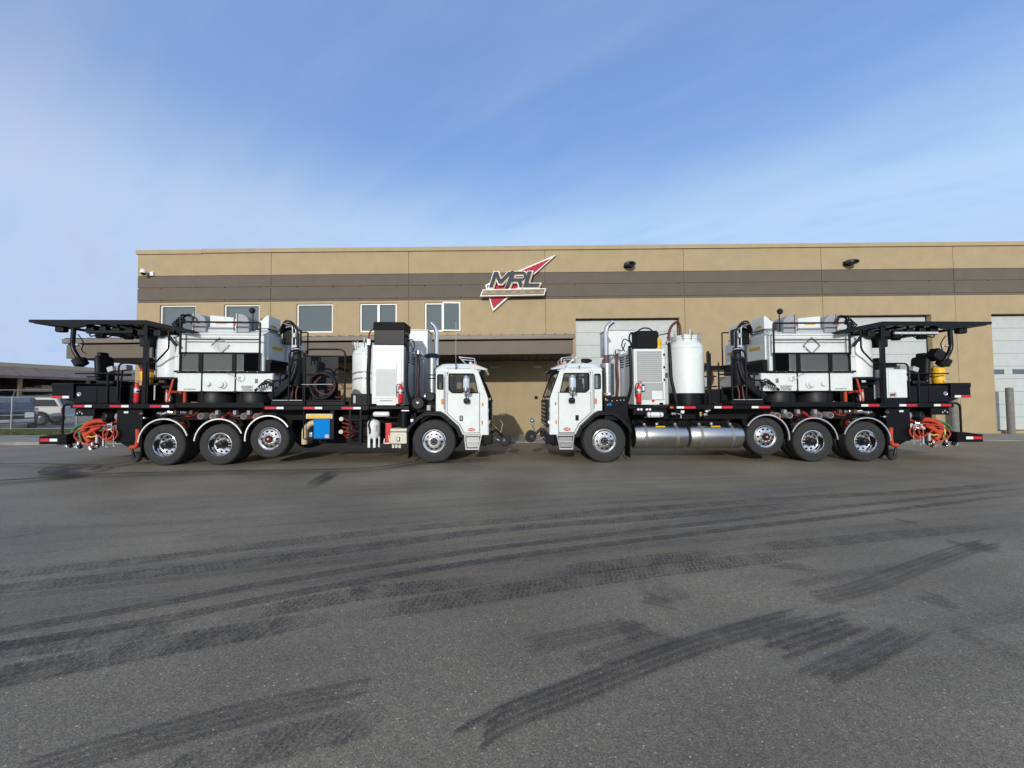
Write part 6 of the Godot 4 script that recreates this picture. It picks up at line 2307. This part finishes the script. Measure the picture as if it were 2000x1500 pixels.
	for z in [-0.2, -0.55]:
		g = G()
		g.lathe([V2(0.04, -0.05), V2(0.125, -0.05), V2(0.14, -0.02), V2(0.14, 0.02), V2(0.125, 0.05), V2(0.04, 0.05)], V(7.62, 0.16, z), V(0.2, 0, 1), 22)
		g.lathe([V2(0, -0.055), V2(0.045, -0.055), V2(0.045, 0.055), V2(0, 0.055)], V(7.62, 0.16, z), V(0.2, 0, 1), 12)
		var cw := build("castor", g, "rubber", pt)
		pipe("castor_fork", "black_paint", cw, [V(7.62, 0.16, z + 0.07), V(7.70, 0.42, z + 0.05)], 0.025)
	bx("tank_label", "tape_white", pt, 7.80, 7.91, 1.28, 1.33, -0.132, -0.15, 0.003)
	bx("tank_label", "brown_rust", pt, 7.42, 7.50, 1.25, 1.31, -0.1, -0.15, 0.003)
	pipe("drain_hose", "orange_hose", T, bend([V(7.50, 0.88, -0.08), V(7.48, 0.60, -0.08), V(7.52, 0.42, -0.08), V(7.68, 0.42, -0.1)], 0.08), 0.05, 10)
	g = G()
	g.ball(V(7.36, 1.16, -0.1), 0.045, 12)
	build("work_lens", g, "polished", T)
	bx("lens_mount", "black_paint", T, 7.28, 7.45, 1.12, 1.2, -0.12, -0.3, 0.03)
	bx("blower_frame", "black_matte", T, 8.1, 8.35, 0.65, 1.40, -0.5, -2.0, 0.02)
	cylinder("blower", "black_plastic", T, V(8.26, 1.18, -0.45), V(8.42, 1.18, -0.14), 0.135, 24, 0.02)
	cylinder("blower_neck", "grey_cover", T, V(8.02, 1.19, -0.3), V(8.27, 1.18, -0.33), 0.10, 20, 0.01)
	var tl := bx("tail_lamp_panel", "black_paint", T, 8.58, 9.06, 1.21, 1.40, -0.08, -0.4, 0.01)
	for k in 3:
		bx("tail_lens", "silver_paint", tl, 8.86 + k * 0.06, 8.90 + k * 0.06, 1.25 + 0.04 * (k % 2), 1.30 + 0.04 * (k % 2), -0.07, -0.1, 0.012)
	pipe("tail_rail", "black_paint", T, bend([V(9.08, 1.51, -0.12), V(9.385, 1.51, -0.12), V(9.385, 0.70, -0.12)], 0.12), 0.024, 10)
	g = G()
	g.prism([V2(9.20, 0.50), V2(9.86, 0.50), V2(9.86, 0.70), V2(9.38, 0.76), V2(9.20, 0.76)], -2.3, -0.04, "z", 0.01)
	build("tail_step", g, "black_paint", T)
	tape(9.41, 9.59, 9.82, 0.575, 0.07, -0.03)


func hoses(driver: bool):
	var bundle := [
		["orange_hose", 0.066, [V(8.20, 1.08, -0.35), V(8.45, 1.07, -0.30), V(8.75, 1.06, -0.26), V(8.95, 0.92, -0.22), V(8.88, 0.70, -0.2), V(8.66, 0.50, -0.18)]],
		["orange_hose", 0.060, [V(8.22, 1.0, -0.5), V(8.5, 1.02, -0.42), V(8.78, 0.96, -0.36), V(8.88, 0.80, -0.32), V(8.75, 0.58, -0.3), V(8.62, 0.48, -0.28)]],
		["orange_hose", 0.060, [V(8.25, 1.1, -0.7), V(8.6, 1.1, -0.6), V(8.9, 1.0, -0.55), V(9.0, 0.8, -0.55), V(8.9, 0.55, -0.5)]],
		["orange_hose", 0.056, [V(8.48, 0.95, -0.16), V(8.70, 0.80, -0.12), V(8.80, 0.68, -0.12), V(8.70, 0.55, -0.12)]],
		["orange_hose", 0.016, [V(8.18, 0.92, -0.12), V(8.0, 0.82, -0.08), V(8.02, 0.66, -0.06), V(8.18, 0.58, -0.06), V(8.32, 0.64, -0.08), V(8.36, 0.82, -0.1), V(8.22, 0.92, -0.1)]],
		["orange_hose", 0.016, [V(8.3, 0.98, -0.1), V(8.6, 0.95, -0.06), V(8.92, 0.86, -0.05), V(9.02, 0.68, -0.06), V(8.8, 0.52, -0.08), V(8.62, 0.44, -0.1)]],
		["orange_hose", 0.014, [V(8.14, 0.88, -0.1), V(8.06, 0.72, -0.05), V(8.20, 0.62, -0.04), V(8.40, 0.70, -0.05), V(8.58, 0.80, -0.08), V(8.62, 0.96, -0.12)]],
		["red_hose", 0.018, [V(8.36, 0.9, -0.2), V(8.3, 0.74, -0.14), V(8.36, 0.60, -0.12), V(8.5, 0.52, -0.1)]],
		["orange_hose", 0.020, [V(8.46, 0.92, -0.25), V(8.36, 0.80, -0.2), V(8.44, 0.66, -0.16), V(8.58, 0.60, -0.14)]],
		["orange_hose", 0.012, [V(8.10, 0.95, -0.09), V(8.06, 0.80, -0.04), V(8.12, 0.68, -0.03), V(8.3, 0.60, -0.04)]],
		["yellow_hose" if driver else "green_hose", 0.028, [V(8.40, 1.1, -0.45), V(8.75, 1.08, -0.35), V(8.98, 0.98, -0.28), V(9.08, 0.78, -0.24), V(9.02, 0.56, -0.22)]],
		["green_hose", 0.034, [V(8.55, 1.12, -0.4), V(8.90, 1.06, -0.3), V(9.16, 0.92, -0.22), V(9.27, 0.70, -0.2), V(9.26, 0.56, -0.2)]],
		["dark_red", 0.020, [V(8.9, 0.9, -0.3), V(9.2, 0.8, -0.2), V(9.36, 0.66, -0.15), V(9.38, 0.54, -0.14)]],
		["dark_red", 0.018, [V(8.8, 0.9, -0.35), V(9.02, 0.78, -0.25), V(9.12, 0.62, -0.2), V(9.08, 0.52, -0.2)]],
		["yellow_hose", 0.016, [V(8.52, 0.72, -0.1), V(8.60, 0.68, -0.06), V(8.68, 0.70, -0.06), V(8.74, 0.66, -0.08)]],
	]
	for h in bundle:
		pipe({"orange_hose": "orange_hose", "red_hose": "red_hose", "dark_red": "red_hose", "yellow_hose": "yellow_hose", "green_hose": "green_hose"}[h[0]], h[0], T, flow(h[2], 7), h[1], 10)
	# spray guns and fittings at the ends
	for q in [[9.26, 0.52, -0.18], [9.02, 0.50, -0.18], [8.66, 0.48, -0.16]]:
		var f := cylinder("hose_fitting", "polished", T, V(q[0] + 0.02, q[1] + 0.05, q[2]), V(q[0] - 0.01, q[1] - 0.04, q[2] + 0.02), 0.044, 14)
		cylinder("gun_nozzle", "black_plastic", f, V(q[0] - 0.01, q[1] - 0.03, q[2] + 0.02), V(q[0] - 0.06, q[1] - 0.10, q[2] + 0.03), 0.05, 14)
		g_fit(f, q)
	bx("spray_gun", "silver_paint", T, 8.47, 8.54, 0.52, 0.74, -0.06, -0.14, 0.02)
	bx("spray_gun", "black_plastic", T, 8.36, 8.46, 0.46, 0.70, -0.08, -0.2, 0.02)
	bx("spray_gun", "polished", T, 8.46, 8.56, 0.40, 0.48, -0.06, -0.14, 0.02)
	bx("spray_gun", "silver_paint", T, 8.30, 8.35, 0.44, 0.66, -0.05, -0.1, 0.015)
	for q in [[8.24, 0.68], [8.06, 0.70], [8.12, 1.06]]:
		pipe("guide_hook", "galvanised", T, bend([V(q[0], q[1], -0.05), V(q[0], q[1] - 0.24, -0.05), V(q[0] - 0.05, q[1] - 0.26, -0.05)], 0.02), 0.011, 6)
	cylinder("cam_fitting", "polished", T, V(8.14, 1.0, -0.12), V(8.24, 0.98, -0.06), 0.045, 14)
	cylinder("cam_fitting", "galvanised", T, V(8.10, 0.88, -0.12), V(8.22, 0.86, -0.06), 0.035, 14)
	bx("gun_beam", "black_paint", T, 8.3, 9.2, 0.56, 0.66, -0.3, -0.4, 0.01)
	bx("gun_beam", "black_paint", T, 8.1, 8.45, 0.55, 0.85, -0.24, -0.5, 0.02)


func g_fit(f: Node3D, q: Array):
	var g := G()
	for k in 3:
		g.tube([V(q[0] + 0.01 - k * 0.03, q[1] - 0.02, q[2] + 0.04), V(q[0] + 0.06 - k * 0.05, q[1] - 0.09 - k * 0.01, q[2] + 0.07)], 0.010, 6)
	build("fitting_lever", g, "polished", f)


# ---------------------------------------------------------------- things that the trucks carry
func extinguisher(x: float, y: float, z: float, label: String):
	var o := base("fire_extinguisher", place(x, y, z), label, "fire extinguisher", "red fire extinguishers on the two trucks")
	var g := Geo.new()
	g.lathe([V2(0, 0), V2(0.060, 0.005), V2(0.066, 0.02), V2(0.066, 0.37), V2(0.055, 0.42), V2(0.03, 0.45), V2(0, 0.455)], V(0, 0.035, 0), Vector3.UP, 24)
	var b := build("cylinder", g, "red_paint", o)
	g = Geo.new()
	g.lathe([V2(0.0665, 0.24), V2(0.0675, 0.242), V2(0.0675, 0.35), V2(0.0665, 0.352)], V(0, 0.035, 0), Vector3.UP, 24)
	build("label_band", g, "silver_paint", b)
	g = Geo.new()
	g.lathe([V2(0, 0), V2(0.066, 0), V2(0.066, 0.035), V2(0, 0.035)], V(0, 0, 0), Vector3.UP, 20)
	build("foot_ring", g, "black_plastic", o)
	g = Geo.new()
	g.box(-0.02, 0.02, 0.48, 0.54, -0.02, 0.02, 0.006)
	g.bar(V(-0.02, 0.53, 0), V(0.09, 0.56, 0), 0.02, 0.012)
	g.bar(V(-0.02, 0.56, 0), V(0.09, 0.60, 0), 0.02, 0.012)
	build("valve_handle", g, "red_paint", o)
	g = Geo.new()
	g.tube(flow([V(0, 0.52, 0.02), V(-0.07, 0.52, 0.03), V(-0.095, 0.44, 0.03), V(-0.09, 0.25, 0.03), V(-0.075, 0.18, 0.03)]), 0.011, 8)
	build("discharge_hose", g, "black_hose", o)
	g = Geo.new()
	g.box(-0.075, 0.075, 0.30, 0.33, -0.075, 0.06, 0.004)
	build("bracket", g, "black_paint", o)


func coil(at: Vector3, r: float, turn: float, label: String, strands: Array, thick: float):
	var o := base("coiled_hose", at, label, "hose")
	o.rotation.y = turn
	for q in strands:
		var g := Geo.new()
		var pts := []
		for i in 26 * int(q[1]) + 1:
			var a := TAU * i / 26.0 + PI * 0.6
			var k: float = r * q[2] * (1.0 - 0.03 * sin(i * 0.7) - 0.012 * (i / 26))
			pts.append(V(cos(a) * k + q[3], sin(a) * k * 1.02 - 0.02 + q[4], 0.03 + 0.035 * (i / 26) + 0.02 * sin(i * 0.5)))
		g.tube(pts, thick * q[5], 8)
		build("hose", g, q[0], o)


func cooler(at: Vector3, label: String, guard: bool):
	var o := base("water_cooler", at, label, "water cooler", "yellow water coolers at the operator seats")
	var g := Geo.new()
	g.lathe([V2(0, 0), V2(0.115, 0.0), V2(0.125, 0.02), V2(0.130, 0.17), V2(0.124, 0.18), V2(0.134, 0.19), V2(0.14, 0.34), V2(0.132, 0.36)], V(0, 0, 0), Vector3.UP, 24)
	build("body", g, "yellow_plastic", o)
	g = Geo.new()
	g.lathe([V2(0.142, 0.35), V2(0.142, 0.39), V2(0.12, 0.42), V2(0, 0.43)], V(0, 0, 0), Vector3.UP, 24)
	build("lid", g, "yellow_plastic" if not guard else "red_paint", o)
	g = Geo.new()
	g.box(-0.02, 0.02, 0.04, 0.08, 0.12, 0.17, 0.008)
	build("tap", g, "tape_white", o)
	g = Geo.new()
	g.tube(bend([V(-0.14, 0.34, 0), V(-0.15, 0.46, 0), V(0.15, 0.46, 0), V(0.14, 0.34, 0)], 0.06), 0.010, 6)
	build("handle", g, "black_plastic", o)


func _ready():
	rng.seed = 20
	var cam := Camera3D.new()
	cam.name = "camera"
	cam.position = V(0, 1.69, 0)
	cam.rotation = V(deg_to_rad(2.06), 0, -0.0033)
	cam.fov = 90.0
	cam.near = 0.05
	cam.far = 3000
	add_child(cam, true)
	cam.current = true
	var we := WorldEnvironment.new()
	we.name = "world_environment"
	var env := Environment.new()
	env.background_mode = Environment.BG_SKY
	var sky := Sky.new()
	var sm := PanoramaSkyMaterial.new()
	sm.panorama = sky_picture()
	sky.sky_material = sm
	env.sky = sky
	env.tonemap_mode = Environment.TONE_MAPPER_LINEAR
	env.tonemap_exposure = 1.06
	env.sdfgi_enabled = true
	env.ssao_enabled = true
	env.ssil_enabled = true
	we.environment = env
	add_child(we, true)
	var sun := DirectionalLight3D.new()
	sun.name = "sun"
	sun.light_color = Color(1.0, 0.98, 0.945)
	sun.light_energy = 0.84
	sun.light_angular_distance = 0.8
	sun.shadow_enabled = true
	add_child(sun, true)
	sun.look_at_from_position(SUN.normalized() * 10, Vector3.ZERO, Vector3.UP)

	materials()
	ground()
	building()
	shed()
	truck(1.0, V(2.40, 0, -10.0), 0.0, 0.0, true, "right white striping truck facing left, with two silver fuel tanks")
	extinguisher(0.90, 1.52, 0.0, "red fire extinguisher on the right truck beside the louvred cabinet")
	coil(place(3.24, 2.33, -1.35), 0.35, 0.5, "dark red hose coil hanging beside the right truck's white tank", [["dark_red", 3, 1.0, 0.0, 0.0, 1.0]], 0.028)
	cooler(place(9.10, 2.04, -0.35), "yellow water cooler behind the seat of the right truck", false)
	truck(-1.0, V(-2.03, 0, -10.0), 0.036, 0.006, false, "left white striping truck facing right, with a blue box under its deck")
	extinguisher(0.86, 1.52, 0.0, "red fire extinguisher on the left truck's perforated white cabinet")
	extinguisher(7.58, 1.525, -0.12, "red fire extinguisher under the roof of the left truck's rear platform")
	coil(place(2.93, 2.02, -0.30), 0.34, 0.0, "coil of black and red hose on the left truck's rack", [["black_hose", 4, 1.0, 0.0, 0.0, 1.5], ["dark_red", 1, 0.72, 0.02, 0.02, 0.8], ["dark_red", 1, 0.98, -0.02, -0.05, 0.8], ["dark_red", 1, 0.55, 0.35, -0.12, 0.8]], 0.026)
	cooler(place(7.62, 2.02, -0.42), "yellow water cooler with red lid in front of the left truck's seat", true)
	wall_fittings()
	fence()
	pickup(V(-32.4, 0, -24.9), 0.45, "pickup_white", true, "white pickup with a white cargo topper behind the fence")
	pickup(V(-28.35, 0, -21.7), 2.44, "pickup_blue", false, "dark blue pickup facing the camera in front of the white pickup")
